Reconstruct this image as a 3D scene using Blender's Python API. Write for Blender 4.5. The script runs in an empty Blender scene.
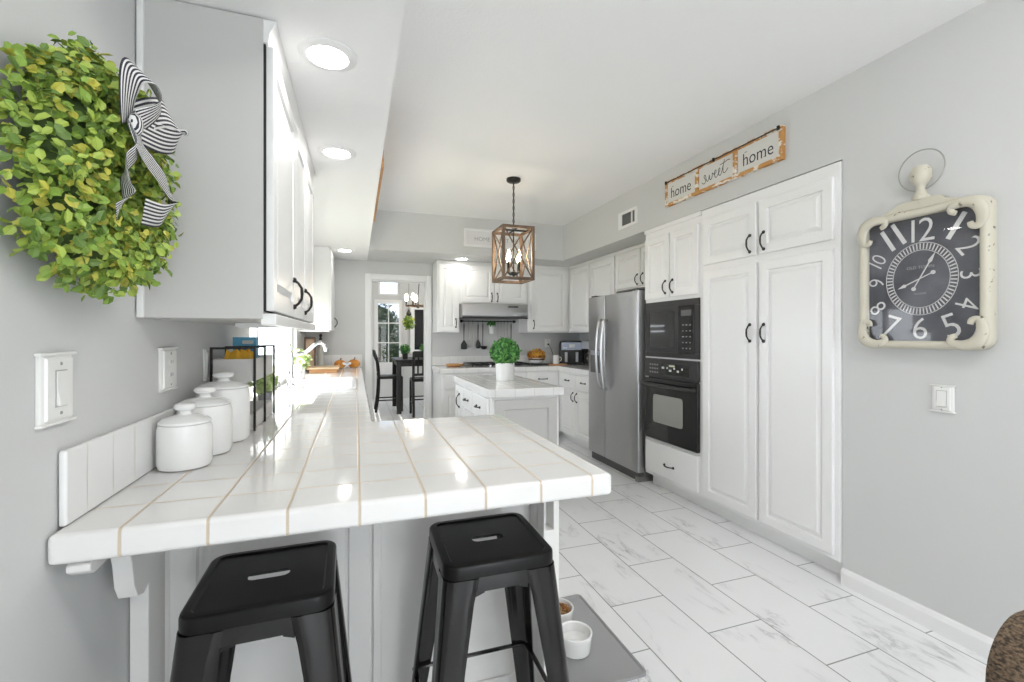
import bpy, bmesh, math, random
from mathutils import Vector, Matrix
random.seed(7)
SC = bpy.context.scene
COL = SC.collection
PI = math.pi

# ------------------------------------------------------------------ camera, world, sun, exposure
cam_d = bpy.data.cameras.new('camera'); cam = bpy.data.objects.new('camera', cam_d); COL.objects.link(cam)
cam.location = (0, 0, 1.30)
cam.rotation_euler = (math.radians(90), 0, -math.atan(156 / 455))
cam_d.sensor_width = 36; cam_d.lens = 36 * 455 / 1024; cam_d.shift_y = -5 / 1024; cam_d.clip_start = 0.02
SC.camera = cam
SC.view_settings.view_transform = 'Standard'; SC.view_settings.look = 'None'
SC.view_settings.gamma = 1; SC.view_settings.use_curve_mapping = False
SC.view_settings.exposure = 1.25
SC.cycles.use_denoising = True
SC.cycles.max_bounces = 12; SC.cycles.diffuse_bounces = 8; SC.cycles.glossy_bounces = 5
SC.cycles.sample_clamp_indirect = 6.0

world = bpy.data.worlds.new('world'); SC.world = world; world.use_nodes = True
bg = world.node_tree.nodes['Background']
bg.inputs['Color'].default_value = (0.90, 0.95, 1.0, 1); bg.inputs['Strength'].default_value = 3.2

sun_d = bpy.data.lights.new('sun', 'SUN'); sun_d.energy = 4.5; sun_d.angle = 0.009; sun_d.color = (1.0, 0.96, 0.9)
sun = bpy.data.objects.new('sun', sun_d); COL.objects.link(sun)
sun.rotation_euler = Vector((0.46, -0.16, -0.72)).to_track_quat('-Z', 'Y').to_euler()

def area(name, loc, target, sx, sy, energy, color=(1, 1, 1), portal=False, parent=None, shape='RECTANGLE', spread=None):
    d = bpy.data.lights.new(name, 'AREA'); d.shape = shape; d.size = sx; d.size_y = sy; d.energy = energy; d.color = color
    o = bpy.data.objects.new(name, d); COL.objects.link(o); o.location = loc
    o.rotation_euler = (Vector(target) - Vector(loc)).to_track_quat('-Z', 'Y').to_euler()
    if portal: d.cycles.is_portal = True
    if spread: d.spread = spread
    if parent: o.parent = parent; o.location = Vector(loc) - parent.location
    return o
PATIO = area('added_patio_daylight', (1.10, -3.3, 1.08), (1.10, 0, 1.08), 1.6, 2.1, 1.0, portal=True)  # portal of the patio door added behind the camera
area('window_daylight', (-0.72, 3.93, 1.283), (1, 3.93, 1.283), 2.1, 0.66, 1.0, portal=True)
area('dining_daylight', (-0.72, 7.9, 1.5), (1, 7.9, 1.5), 2.4, 1.4, 1.0, portal=True)
area('added_side_daylight', (3.21, 7.75, 1.725), (0, 7.75, 1.725), 2.5, 0.85, 1.0, portal=True)  # portal of the added dining side window
area('garden_daylight', (0.645, 9.95, 1.4), (0.645, 0, 1.4), 0.6, 2.2, 1.0, portal=True)

# ------------------------------------------------------------------ materials
def mat(name, col, rough=0.5, metal=0.0, spec=0.5, coat=0.0, bump=None, emit=None, estr=0.0):
    m = bpy.data.materials.new(name); m.use_nodes = True; nt = m.node_tree; p = nt.nodes['Principled BSDF']
    p.inputs['Base Color'].default_value = (*col, 1); p.inputs['Roughness'].default_value = rough
    p.inputs['Metallic'].default_value = metal; p.inputs['Specular IOR Level'].default_value = spec
    p.inputs['Coat Weight'].default_value = coat; p.inputs['Coat Roughness'].default_value = 0.08
    if emit: p.inputs['Emission Color'].default_value = (*emit, 1); p.inputs['Emission Strength'].default_value = estr
    if bump:
        tc = nt.nodes.new('ShaderNodeTexCoord'); n = nt.nodes.new('ShaderNodeTexNoise'); b = nt.nodes.new('ShaderNodeBump')
        n.inputs['Scale'].default_value = bump[0]; n.inputs['Detail'].default_value = 4
        b.inputs['Strength'].default_value = bump[1]; b.inputs['Distance'].default_value = bump[2]
        nt.links.new(tc.outputs['Object'], n.inputs['Vector']); nt.links.new(n.outputs['Fac'], b.inputs['Height'])
        nt.links.new(b.outputs['Normal'], p.inputs['Normal'])
    return m
def noise_mat(name, c1, c2, scale, rough=0.5, stretch=(1, 1, 1), detail=6, metal=0.0, bump=0.0, lo=0.35, hi=0.65, spec=0.5):
    m = mat(name, c1, rough, metal, spec); nt = m.node_tree; p = nt.nodes['Principled BSDF']
    tc = nt.nodes.new('ShaderNodeTexCoord'); mp = nt.nodes.new('ShaderNodeMapping'); mp.inputs['Scale'].default_value = stretch
    n = nt.nodes.new('ShaderNodeTexNoise'); n.inputs['Scale'].default_value = scale; n.inputs['Detail'].default_value = detail
    r = nt.nodes.new('ShaderNodeValToRGB'); r.color_ramp.elements[0].position = lo; r.color_ramp.elements[1].position = hi
    r.color_ramp.elements[0].color = (*c1, 1); r.color_ramp.elements[1].color = (*c2, 1)
    nt.links.new(tc.outputs['Object'], mp.inputs['Vector']); nt.links.new(mp.outputs['Vector'], n.inputs['Vector'])
    nt.links.new(n.outputs['Fac'], r.inputs['Fac']); nt.links.new(r.outputs['Color'], p.inputs['Base Color'])
    if bump:
        b = nt.nodes.new('ShaderNodeBump'); b.inputs['Strength'].default_value = bump; b.inputs['Distance'].default_value = 0.003
        nt.links.new(n.outputs['Fac'], b.inputs['Height']); nt.links.new(b.outputs['Normal'], p.inputs['Normal'])
    return m
def math_node(nt, op, a, b=None, c=None):
    n = nt.nodes.new('ShaderNodeMath'); n.operation = op
    for i, v in enumerate((a, b, c)):
        if v is None: continue
        if isinstance(v, (int, float)): n.inputs[i].default_value = v
        else: nt.links.new(v, n.inputs[i])
    return n.outputs[0]
def tile_mat(name, tile, grout, x0, px, y0, py, half=0.0022, rough=0.07, z0=None, pz=0.15):
    m = mat(name, tile, rough); nt = m.node_tree; p = nt.nodes['Principled BSDF']
    g = nt.nodes.new('ShaderNodeNewGeometry'); s = nt.nodes.new('ShaderNodeSeparateXYZ'); nt.links.new(g.outputs['Position'], s.inputs[0])
    def dist(o, off, pitch):
        a = math_node(nt, 'SUBTRACT', o, off - 100 * pitch); a = math_node(nt, 'ADD', a, pitch / 2)
        a = math_node(nt, 'MODULO', a, pitch); a = math_node(nt, 'SUBTRACT', a, pitch / 2)
        return math_node(nt, 'ABSOLUTE', a)
    ds = [dist(s.outputs['X'], x0, px), dist(s.outputs['Y'], y0, py)]
    if z0 is not None: ds.append(dist(s.outputs['Z'], z0, pz))
    d = ds[0]
    for e in ds[1:]: d = math_node(nt, 'MINIMUM', d, e)
    mr = nt.nodes.new('ShaderNodeMapRange'); nt.links.new(d, mr.inputs['Value'])
    mr.inputs['From Min'].default_value = half * 0.7; mr.inputs['From Max'].default_value = half * 1.5
    mr.inputs['To Min'].default_value = 0; mr.inputs['To Max'].default_value = 1
    mx = nt.nodes.new('ShaderNodeMix'); mx.data_type = 'RGBA'
    mx.inputs['A'].default_value = (*grout, 1); mx.inputs['B'].default_value = (*tile, 1)
    nt.links.new(mr.outputs[0], mx.inputs['Factor']); nt.links.new(mx.outputs['Result'], p.inputs['Base Color'])
    rr = math_node(nt, 'MULTIPLY_ADD', mr.outputs[0], rough - 0.6, 0.6); nt.links.new(rr, p.inputs['Roughness'])
    b = nt.nodes.new('ShaderNodeBump'); b.inputs['Strength'].default_value = 0.5; b.inputs['Distance'].default_value = 0.002
    n = nt.nodes.new('ShaderNodeTexNoise'); n.inputs['Scale'].default_value = 9; nt.links.new(g.outputs['Position'], n.inputs['Vector'])
    h = math_node(nt, 'MULTIPLY_ADD', n.outputs['Fac'], 0.5, mr.outputs[0])
    nt.links.new(h, b.inputs['Height']); nt.links.new(b.outputs['Normal'], p.inputs['Normal'])
    return m
def floor_mat():
    m = mat('marble_floor_tile', (0.8, 0.8, 0.8), 0.28); nt = m.node_tree; p = nt.nodes['Principled BSDF']
    g = nt.nodes.new('ShaderNodeNewGeometry'); s = nt.nodes.new('ShaderNodeSeparateXYZ'); nt.links.new(g.outputs['Position'], s.inputs[0])
    c = nt.nodes.new('ShaderNodeCombineXYZ')
    nt.links.new(math_node(nt, 'ADD', s.outputs['Y'], -1.604 + 0.615 * 40), c.inputs[0])
    nt.links.new(math_node(nt, 'ADD', s.outputs['X'], -1.157 + 0.30 * 40), c.inputs[1])
    br = nt.nodes.new('ShaderNodeTexBrick'); nt.links.new(c.outputs[0], br.inputs['Vector'])
    br.offset = 0.5; br.offset_frequency = 2; br.squash = 1.0
    br.inputs['Color1'].default_value = (0, 0, 0, 1); br.inputs['Color2'].default_value = (1, 1, 1, 1); br.inputs['Mortar'].default_value = (0, 0, 0, 1)
    br.inputs['Scale'].default_value = 1; br.inputs['Mortar Size'].default_value = 0.0028; br.inputs['Mortar Smooth'].default_value = 0.1
    br.inputs['Brick Width'].default_value = 0.615; br.inputs['Row Height'].default_value = 0.30
    sep = nt.nodes.new('ShaderNodeSeparateColor'); nt.links.new(br.outputs['Color'], sep.inputs[0])
    w = math_node(nt, 'MULTIPLY', sep.outputs[0], 37.0)
    mp = nt.nodes.new('ShaderNodeMapping'); mp.inputs['Rotation'].default_value = (0, 0, 0.62); mp.inputs['Scale'].default_value = (2.6, 0.75, 1)
    nt.links.new(g.outputs['Position'], mp.inputs['Vector'])
    n = nt.nodes.new('ShaderNodeTexNoise'); n.noise_dimensions = '4D'; n.inputs['Scale'].default_value = 2.2; n.inputs['Detail'].default_value = 6
    n.inputs['Roughness'].default_value = 0.6; n.inputs['Distortion'].default_value = 0.7
    nt.links.new(mp.outputs[0], n.inputs['Vector']); nt.links.new(w, n.inputs['W'])
    v = math_node(nt, 'ABSOLUTE', math_node(nt, 'SUBTRACT', n.outputs['Fac'], 0.5))
    mr = nt.nodes.new('ShaderNodeMapRange'); nt.links.new(v, mr.inputs['Value']); mr.inputs['From Max'].default_value = 0.022
    mr.inputs['To Min'].default_value = 1; mr.inputs['To Max'].default_value = 0
    n2 = nt.nodes.new('ShaderNodeTexNoise'); n2.noise_dimensions = '4D'; n2.inputs['Scale'].default_value = 3.0; n2.inputs['Detail'].default_value = 3
    nt.links.new(g.outputs['Position'], n2.inputs['Vector']); nt.links.new(w, n2.inputs['W'])
    mr2 = nt.nodes.new('ShaderNodeMapRange'); nt.links.new(n2.outputs['Fac'], mr2.inputs['Value'])
    mr2.inputs['From Min'].default_value = 0.5; mr2.inputs['From Max'].default_value = 0.72
    vein = math_node(nt, 'MULTIPLY', mr.outputs[0], mr2.outputs[0])
    soft = nt.nodes.new('ShaderNodeMapRange'); nt.links.new(v, soft.inputs['Value']); soft.inputs['From Max'].default_value = 0.12
    soft.inputs['To Min'].default_value = 0.16; soft.inputs['To Max'].default_value = 0
    tot = math_node(nt, 'ADD', math_node(nt, 'MULTIPLY', vein, 0.95), math_node(nt, 'MULTIPLY', soft.outputs[0], mr2.outputs[0]))
    mx = nt.nodes.new('ShaderNodeMix'); mx.data_type = 'RGBA'; nt.links.new(tot, mx.inputs['Factor'])
    mx.inputs['A'].default_value = (0.83, 0.835, 0.845, 1); mx.inputs['B'].default_value = (0.36, 0.36, 0.37, 1)
    mx2 = nt.nodes.new('ShaderNodeMix'); mx2.data_type = 'RGBA'; nt.links.new(br.outputs['Fac'], mx2.inputs['Factor'])
    nt.links.new(mx.outputs['Result'], mx2.inputs['A']); mx2.inputs['B'].default_value = (0.27, 0.27, 0.27, 1)
    nt.links.new(mx2.outputs['Result'], p.inputs['Base Color'])
    return m
def glass_mat(name, tint=(1, 1, 1), gloss=0.06):
    m = bpy.data.materials.new(name); m.use_nodes = True; nt = m.node_tree; nt.nodes.remove(nt.nodes['Principled BSDF'])
    t = nt.nodes.new('ShaderNodeBsdfTransparent'); t.inputs[0].default_value = (*tint, 1)
    gl = nt.nodes.new('ShaderNodeBsdfGlossy'); gl.inputs['Roughness'].default_value = 0.02
    fr = nt.nodes.new('ShaderNodeFresnel'); fr.inputs[0].default_value = 1.45
    geo = nt.nodes.new('ShaderNodeNewGeometry'); fac = math_node(nt, 'MULTIPLY', fr.outputs[0], math_node(nt, 'SUBTRACT', 1.0, geo.outputs['Backfacing']))
    mx = nt.nodes.new('ShaderNodeMixShader'); nt.links.new(fac, mx.inputs[0])
    nt.links.new(t.outputs[0], mx.inputs[1]); nt.links.new(gl.outputs[0], mx.inputs[2])
    nt.links.new(mx.outputs[0], nt.nodes['Material Output'].inputs[0])
    return m
def stripe_mat(name, c1, c2, n):
    m = mat(name, c1, 0.75); nt = m.node_tree; p = nt.nodes['Principled BSDF']
    uv = nt.nodes.new('ShaderNodeUVMap'); s = nt.nodes.new('ShaderNodeSeparateXYZ'); nt.links.new(uv.outputs[0], s.inputs[0])
    f = math_node(nt, 'FRACT', math_node(nt, 'MULTIPLY', s.outputs['Y'], n)); f = math_node(nt, 'GREATER_THAN', f, 0.52)
    mx = nt.nodes.new('ShaderNodeMix'); mx.data_type = 'RGBA'; nt.links.new(f, mx.inputs['Factor'])
    mx.inputs['A'].default_value = (*c1, 1); mx.inputs['B'].default_value = (*c2, 1); nt.links.new(mx.outputs['Result'], p.inputs['Base Color'])
    return m

WALL = mat('grey_wall_paint', (0.60, 0.605, 0.60), 0.6, bump=(260, 0.15, 0.002))
CEIL = mat('white_ceiling_paint', (0.86, 0.86, 0.86), 0.7, bump=(90, 0.25, 0.004))
TRIM = mat('white_trim_paint', (0.80, 0.80, 0.80), 0.35)
CAB = mat('white_cabinet_paint', (0.82, 0.82, 0.815), 0.32)
CABSHADE = mat('shaded_white_cabinet_paint', (0.55, 0.545, 0.53), 0.36)  # white cabinet paint greyed to carry the shade on side and end panels
PANELG = mat('off_white_peninsula_paint', (0.78, 0.775, 0.755), 0.4)
GAPSHADE = mat('gap_shade', (0.02, 0.02, 0.02), 0.8)
BLACK = mat('black_metal', (0.022, 0.021, 0.02), 0.35, 0.4)
GUN = mat('black_gunmetal_paint', (0.006, 0.0055, 0.005), 0.16, 0.0, 0.45)
SEATM = mat('black_seat_paint', (0.006, 0.0058, 0.0055), 0.30, 0.0, 0.22)
STEEL = noise_mat('brushed_stainless', (0.43, 0.43, 0.435), (0.49, 0.49, 0.49), 30, 0.30, (1, 1, 60), metal=1.0)
STEELD = mat('dark_stainless', (0.30, 0.295, 0.285), 0.38, 0.9)
GREYP = mat('grey_plastic', (0.10, 0.10, 0.10), 0.5)
BLKGL = mat('black_glass', (0.012, 0.012, 0.012), 0.05, 0, 0.6)
BLKPL = mat('black_plastic', (0.02, 0.02, 0.021), 0.35)
OVENB = mat('dark_oven_enamel', (0.035, 0.034, 0.034), 0.3, 0.3)
OVWIN = mat('grey_oven_window', (0.30, 0.30, 0.28), 0.12)
BTN = mat('pale_buttons', (0.62, 0.64, 0.62), 0.5)
BTNG = mat('grey_buttons', (0.25, 0.25, 0.25), 0.5)
DISP = mat('display_digits', (0.5, 0.55, 0.4), 0.4)
TILE = tile_mat('white_counter_tile', (0.74, 0.735, 0.725), (0.56, 0.47, 0.36), -0.442, 0.15, 1.243, 0.15, 0.0027)
TILE2 = tile_mat('white_tile_pale_grout', (0.80, 0.80, 0.795), (0.58, 0.56, 0.53), 0.93, 0.15, 3.12, 0.15, 0.0018)
SPLASH = tile_mat('white_splash_tile', (0.78, 0.78, 0.775), (0.62, 0.58, 0.52), 0.93, 0.11, 1.215, 0.11, 0.0016)
FLOOR = floor_mat()
CERAM = mat('white_ceramic', (0.80, 0.80, 0.79), 0.18)
PORC = mat('white_porcelain', (0.85, 0.85, 0.86), 0.10)
CHROME = mat('chrome', (0.75, 0.76, 0.78), 0.12, 1.0)
WOOD = noise_mat('honey_wood', (0.50, 0.25, 0.10), (0.66, 0.36, 0.15), 8, 0.55, (1, 12, 12))
WOODL = noise_mat('light_wood', (0.55, 0.38, 0.22), (0.68, 0.50, 0.32), 8, 0.55, (1, 12, 12))
WOODR = noise_mat('rustic_brown_wood', (0.085, 0.055, 0.035), (0.20, 0.13, 0.08), 14, 0.6, (1, 1, 0.2))
DIST = noise_mat('distressed_orange_wood', (0.52, 0.26, 0.08), (0.78, 0.74, 0.66), 16, 0.7, (1, 1, 2.2), lo=0.50, hi=0.56)
PAPER = mat('off_white_board', (0.66, 0.65, 0.62), 0.7)
INK = mat('dark_lettering', (0.03, 0.03, 0.03), 0.7)
GREYINK = mat('grey_lettering', (0.35, 0.35, 0.36), 0.7)
DWOOD = mat('dark_espresso_wood', (0.012, 0.011, 0.010), 0.4)
LEAF = [mat('leaf_green', (0.23, 0.36, 0.055), 0.5), mat('leaf_bright', (0.36, 0.47, 0.08), 0.5), mat('leaf_yellow', (0.48, 0.47, 0.07), 0.5), mat('leaf_deep', (0.13, 0.22, 0.04), 0.5)]
TOPI = [mat('topiary_green', (0.07, 0.27, 0.05), 0.45), mat('topiary_bright', (0.16, 0.42, 0.10), 0.45), mat('topiary_deep', (0.03, 0.13, 0.025), 0.45)]
PALEG = [mat('herb_green', (0.32, 0.45, 0.14), 0.5), mat('herb_pale', (0.52, 0.60, 0.30), 0.5)]
TWIG = mat('brown_twig', (0.10, 0.07, 0.035), 0.8)
STRIPE = stripe_mat('navy_white_stripe_ribbon', (0.025, 0.025, 0.04), (0.72, 0.72, 0.70), 7)
CREAM = noise_mat('distressed_cream_paint', (0.13, 0.11, 0.075), (0.56, 0.53, 0.44), 30, 0.5, lo=0.31, hi=0.36)
DIAL = noise_mat('slate_dial', (0.055, 0.058, 0.072), (0.125, 0.128, 0.15), 6, 0.6)
DIALW = mat('dial_white', (0.66, 0.66, 0.66), 0.6)
WIRE = mat('grey_wire', (0.42, 0.42, 0.40), 0.35, 0.8)
GLASS = glass_mat('clear_glass')
TINTED = glass_mat('view_dimming_glass', (0.40, 0.42, 0.45))  # tint put in to dim the bright view outdoors
PLATEW = mat('white_wall_plate', (0.78, 0.78, 0.76), 0.3)
ORANGE = noise_mat('orange_pumpkin', (0.55, 0.20, 0.03), (0.75, 0.33, 0.06), 12, 0.55)
ORFL = [mat('orange_petal', (0.62, 0.24, 0.03), 0.6), mat('rust_petal', (0.36, 0.12, 0.02), 0.6), mat('gold_petal', (0.62, 0.40, 0.05), 0.6)]
MATG = mat('grey_silicone', (0.33, 0.33, 0.335), 0.55)
KIB = [mat('kibble_brown', (0.22, 0.11, 0.04), 0.8), mat('kibble_rust', (0.38, 0.13, 0.03), 0.8), mat('kibble_tan', (0.40, 0.26, 0.10), 0.8)]
TIERM = mat('greywashed_wood', (0.60, 0.59, 0.57), 0.6, bump=(60, 0.2, 0.002))
BLUEB = noise_mat('blue_box_print', (0.03, 0.22, 0.42), (0.16, 0.50, 0.70), 14, 0.35)
YEL = noise_mat('orange_snack_bag', (0.75, 0.36, 0.02), (0.85, 0.55, 0.05), 12, 0.35)
BULB = mat('glowing_bulb', (1, 0.9, 0.75), 0.3, emit=(1.0, 0.82, 0.55), estr=14)
FILLDOME = mat('added_fill_dome', (1, 1, 1), 0.4, emit=(1.0, 0.985, 0.96), estr=18.0)  # glow of the added ceiling lights
LENS = mat('lit_downlight_lens', (1, 1, 1), 0.4, emit=(1.0, 0.97, 0.92), estr=22.0)
WEAVE = noise_mat('brown_woven_rope', (0.035, 0.024, 0.015), (0.19, 0.13, 0.08), 130, 0.8, (1, 1, 2.0), bump=1.0, lo=0.38, hi=0.62)
HEDGE = [mat('hedge_green', (0.05, 0.09, 0.025), 0.7), mat('hedge_pale', (0.16, 0.17, 0.09), 0.7), mat('hedge_dark', (0.02, 0.035, 0.012), 0.7)]
FENCE = noise_mat('weathered_fence', (0.26, 0.22, 0.18), (0.36, 0.32, 0.27), 5, 0.8, (6, 1, 0.4))
LAWN = noise_mat('lawn', (0.35, 0.37, 0.25), (0.50, 0.48, 0.38), 6, 0.9)
SCREEN = mat('dark_screen', (0.015, 0.015, 0.017), 0.12)
BLIND = mat('white_blind', (0.78, 0.78, 0.78), 0.5)
CABLE = mat('brown_cord', (0.16, 0.10, 0.08), 0.6)
SILVERP = mat('silver_plastic', (0.46, 0.47, 0.50), 0.3, 0.5)

# ------------------------------------------------------------------ mesh helpers
def V(*a): return Vector(a)
def NB(): return bmesh.new()
def box(b, x0, x1, y0, y1, z0, z1):
    v = [b.verts.new((x, y, z)) for z in (z0, z1) for y in (y0, y1) for x in (x0, x1)]
    for f in ((0, 2, 3, 1), (4, 5, 7, 6), (0, 1, 5, 4), (2, 6, 7, 3), (0, 4, 6, 2), (1, 3, 7, 5)): b.faces.new([v[i] for i in f])
    return b
def loft(b, rings, cap0=True, cap1=True, closed=True, mi=0):
    R = [[b.verts.new(p) for p in r] for r in rings]; n = len(R[0])
    for a, c in zip(R, R[1:]):
        for i in range(n if closed else n - 1):
            j = (i + 1) % n; f = b.faces.new((a[i], a[j], c[j], c[i])); f.material_index = mi
    if cap0: b.faces.new(R[0][::-1]).material_index = mi
    if cap1: b.faces.new(R[-1]).material_index = mi
    return R
def lathe(b, prof, c=(0, 0, 0), n=28, axis='Z', cap0=True, cap1=True, mi=0):
    rings = []
    for r, z in prof:
        ring = []
        for k in range(n):
            t = 2 * PI * k / n; x, y = r * math.cos(t), r * math.sin(t)
            p = {'Z': (x, y, z), 'X': (z, x, y), 'Y': (x, z, y)}[axis]
            ring.append(V(*p) + V(*c))
        rings.append(ring)
    loft(b, rings, cap0, cap1, mi=mi); return b
def tube(b, pts, r, n=8, closed=False, mi=0, flat=1.0):
    pts = [V(*p) for p in pts]; rs = r if isinstance(r, (list, tuple)) else [r] * len(pts)
    N = len(pts); rings = []; up = None
    for i, p in enumerate(pts):
        t = (pts[(i + 1) % N] - pts[i - 1]) if closed else (pts[min(i + 1, N - 1)] - pts[max(i - 1, 0)])
        t.normalize()
        if up is None:
            up = V(0, 0, 1) if abs(t.z) < 0.9 else V(1, 0, 0)
        a = t.cross(up)
        if a.length < 1e-4: a = t.cross(V(0, 1, 0.3))
        a.normalize(); c = a.cross(t).normalized(); up = c
        rings.append([p + (a * math.cos(2 * PI * k / n) + c * math.sin(2 * PI * k / n) * flat) * rs[i] for k in range(n)])
    if closed: rings.append(rings[0]); loft(b, rings, False, False, mi=mi)
    else: loft(b, rings, mi=mi)
    return b
def smooth_path(pts, k=6, closed=False):
    P = [V(*p) for p in pts]; N = len(P); out = []
    for i in range(N if closed else N - 1):
        p0 = P[(i - 1) % N] if closed or i > 0 else P[0]; p1 = P[i]; p2 = P[(i + 1) % N]
        p3 = P[(i + 2) % N] if closed or i + 2 < N else P[-1]
        for s in range(k):
            t = s / k
            out.append(0.5 * ((2 * p1) + (p2 - p0) * t + (2 * p0 - 5 * p1 + 4 * p2 - p3) * t * t + (3 * p1 - p0 - 3 * p2 + p3) * t ** 3))
    if not closed: out.append(P[-1])
    return out
def rrect(w, h, r, k=5):
    pts = []
    for cx, cy, a0 in ((w / 2 - r, h / 2 - r, 0), (-w / 2 + r, h / 2 - r, 90), (-w / 2 + r, -h / 2 + r, 180), (w / 2 - r, -h / 2 + r, 270)):
        for i in range(k + 1):
            a = math.radians(a0 + 90 * i / k); pts.append((cx + r * math.cos(a), cy + r * math.sin(a)))
    return pts
def prism(b, poly, vec, mi=0):
    vec = V(*vec); loft(b, [[V(*p) for p in poly], [V(*p) + vec for p in poly]], mi=mi); return b
def cells(b, xs, ys, filled, w0, w1, axes='XYZ'):
    """solid plate made of grid cells; axes says which world axes the grid's u, v and thickness run along"""
    cache = {}
    def vert(i, j, k):
        if (i, j, k) not in cache:
            d = {axes[0]: xs[i], axes[1]: ys[j], axes[2]: (w0, w1)[k]}
            cache[(i, j, k)] = b.verts.new((d['X'], d['Y'], d['Z']))
        return cache[(i, j, k)]
    nx, ny = len(xs) - 1, len(ys) - 1
    F = lambda i, j: 0 <= i < nx and 0 <= j < ny and filled(i, j)
    for i in range(nx):
        for j in range(ny):
            if not F(i, j): continue
            for k in (0, 1):
                q = [vert(i, j, k), vert(i + 1, j, k), vert(i + 1, j + 1, k), vert(i, j + 1, k)]
                b.faces.new(q if k else q[::-1])
            if not F(i - 1, j): b.faces.new([vert(i, j, 0), vert(i, j, 1), vert(i, j + 1, 1), vert(i, j + 1, 0)])
            if not F(i + 1, j): b.faces.new([vert(i + 1, j, 0), vert(i + 1, j + 1, 0), vert(i + 1, j + 1, 1), vert(i + 1, j, 1)])
            if not F(i, j - 1): b.faces.new([vert(i, j, 0), vert(i + 1, j, 0), vert(i + 1, j, 1), vert(i, j, 1)])
            if not F(i, j + 1): b.faces.new([vert(i, j + 1, 0), vert(i, j + 1, 1), vert(i + 1, j + 1, 1), vert(i + 1, j + 1, 0)])
    return b
def root_of(o):
    while o.parent: o = o.parent
    return o
def thing(name, label, cat, loc=(0, 0, 0), rotz=0.0, group=None):
    o = bpy.data.objects.new(name, None); COL.objects.link(o); o.location = loc; o.rotation_euler = (0, 0, rotz)
    o.empty_display_size = 0.05; o['label'] = label; o['category'] = cat
    if group: o['group'] = group
    return o
def tag(o, label, cat, group=None, kind=None):
    o['label'] = label; o['category'] = cat
    if group: o['group'] = group
    if kind: o['kind'] = kind
    return o
def obj(name, b, m, parent=None, bevel=0.0, seg=2, smooth=True, local=False, label=None, origin=None, ang=0.6):
    """link the bmesh as one object; world coordinates unless local"""
    bmesh.ops.recalc_face_normals(b, faces=b.faces[:])
    off = V(0, 0, 0)
    if parent is not None and not local: off = root_of(parent).location.copy()
    if parent is None and origin is not None: off = V(*origin)
    if off.length: bmesh.ops.translate(b, verts=b.verts[:], vec=-off)
    me = bpy.data.meshes.new(name); b.to_mesh(me); b.free()
    for mm in (m if isinstance(m, list) else [m]): me.materials.append(mm)
    o = bpy.data.objects.new(name, me); COL.objects.link(o)
    if parent is not None: o.parent = parent
    elif origin is not None: o.location = off
    if smooth:
        for p in me.polygons: p.use_smooth = True
    if bevel:
        md = o.modifiers.new('bevel', 'BEVEL'); md.width = bevel; md.segments = seg; md.limit_method = 'ANGLE'; md.angle_limit = 0.7
        md.harden_normals = False
    if smooth:
        bm2 = bmesh.new(); bm2.from_mesh(me)
        for e in bm2.edges:
            if len(e.link_faces) == 2 and e.calc_face_angle(0) > ang: e.smooth = False
        bm2.to_mesh(me); bm2.free()
        if bevel:
            wn = o.modifiers.new('wn', 'WEIGHTED_NORMAL'); wn.keep_sharp = False
            for e in me.edges: e.use_edge_sharp = False
    if label: o['label'] = label
    return o
def struct(name, b, m, parent=None, **k):
    o = obj(name, b, m, parent, **k)
    if parent is None: o['kind'] = 'structure'
    return o
def dup(root, loc, rotz=0.0, label=None, group=None):
    r = root.copy(); COL.objects.link(r); r.location = loc; r.rotation_euler = (0, 0, rotz)
    if label: r['label'] = label
    if group: r['group'] = group
    for ch in list(root.children):
        c = ch.copy(); COL.objects.link(c); c.parent = r
        for g in list(ch.children):
            d = g.copy(); COL.objects.link(d); d.parent = c
    return r

class Face:
    """a cabinet face: u runs along the wall, v is height, n comes out into the room"""
    def __init__(s, O, U, N): s.O, s.U, s.N = V(*O), V(*U), V(*N)
    def p(s, u, v, n): return s.O + s.U * u + V(0, 0, 1) * v + s.N * n
    def at(s, n): return Face(s.O + s.N * n, s.U, s.N)
def fbox(b, f, u0, u1, v0, v1, n0, n1):
    R = [[f.p(u0, v0, n), f.p(u1, v0, n), f.p(u1, v1, n), f.p(u0, v1, n)] for n in (n0, n1)]
    loft(b, R); return b
def door_bm(f, u0, u1, v0, v1, t=0.02, fw=0.055, raised=True):
    b = NB(); w, h = u1 - u0, v1 - v0; fw = min(fw, w * 0.22, h * 0.28)
    prof = [(0, 0), (0, t - 0.003), (0.003, t), (fw, t), (fw + 0.005, t - 0.011), (fw + 0.014, t - 0.012)]
    if raised: prof += [(fw + 0.034, t - 0.001), (fw + 0.036, t - 0.001)]
    rings = [[f.p(u0 + i, v0 + i, n), f.p(u1 - i, v0 + i, n), f.p(u1 - i, v1 - i, n), f.p(u0 + i, v1 - i, n)] for i, n in prof]
    loft(b, rings); return b
def slab_bm(f, u0, u1, v0, v1, t=0.02):
    b = NB()
    rings = [[f.p(u0 + i, v0 + i, n), f.p(u1 - i, v0 + i, n), f.p(u1 - i, v1 - i, n), f.p(u0 + i, v1 - i, n)] for i, n in ((0, 0), (0, t - 0.006), (0.003, t - 0.002), (0.008, t))]
    loft(b, rings); return b
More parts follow.
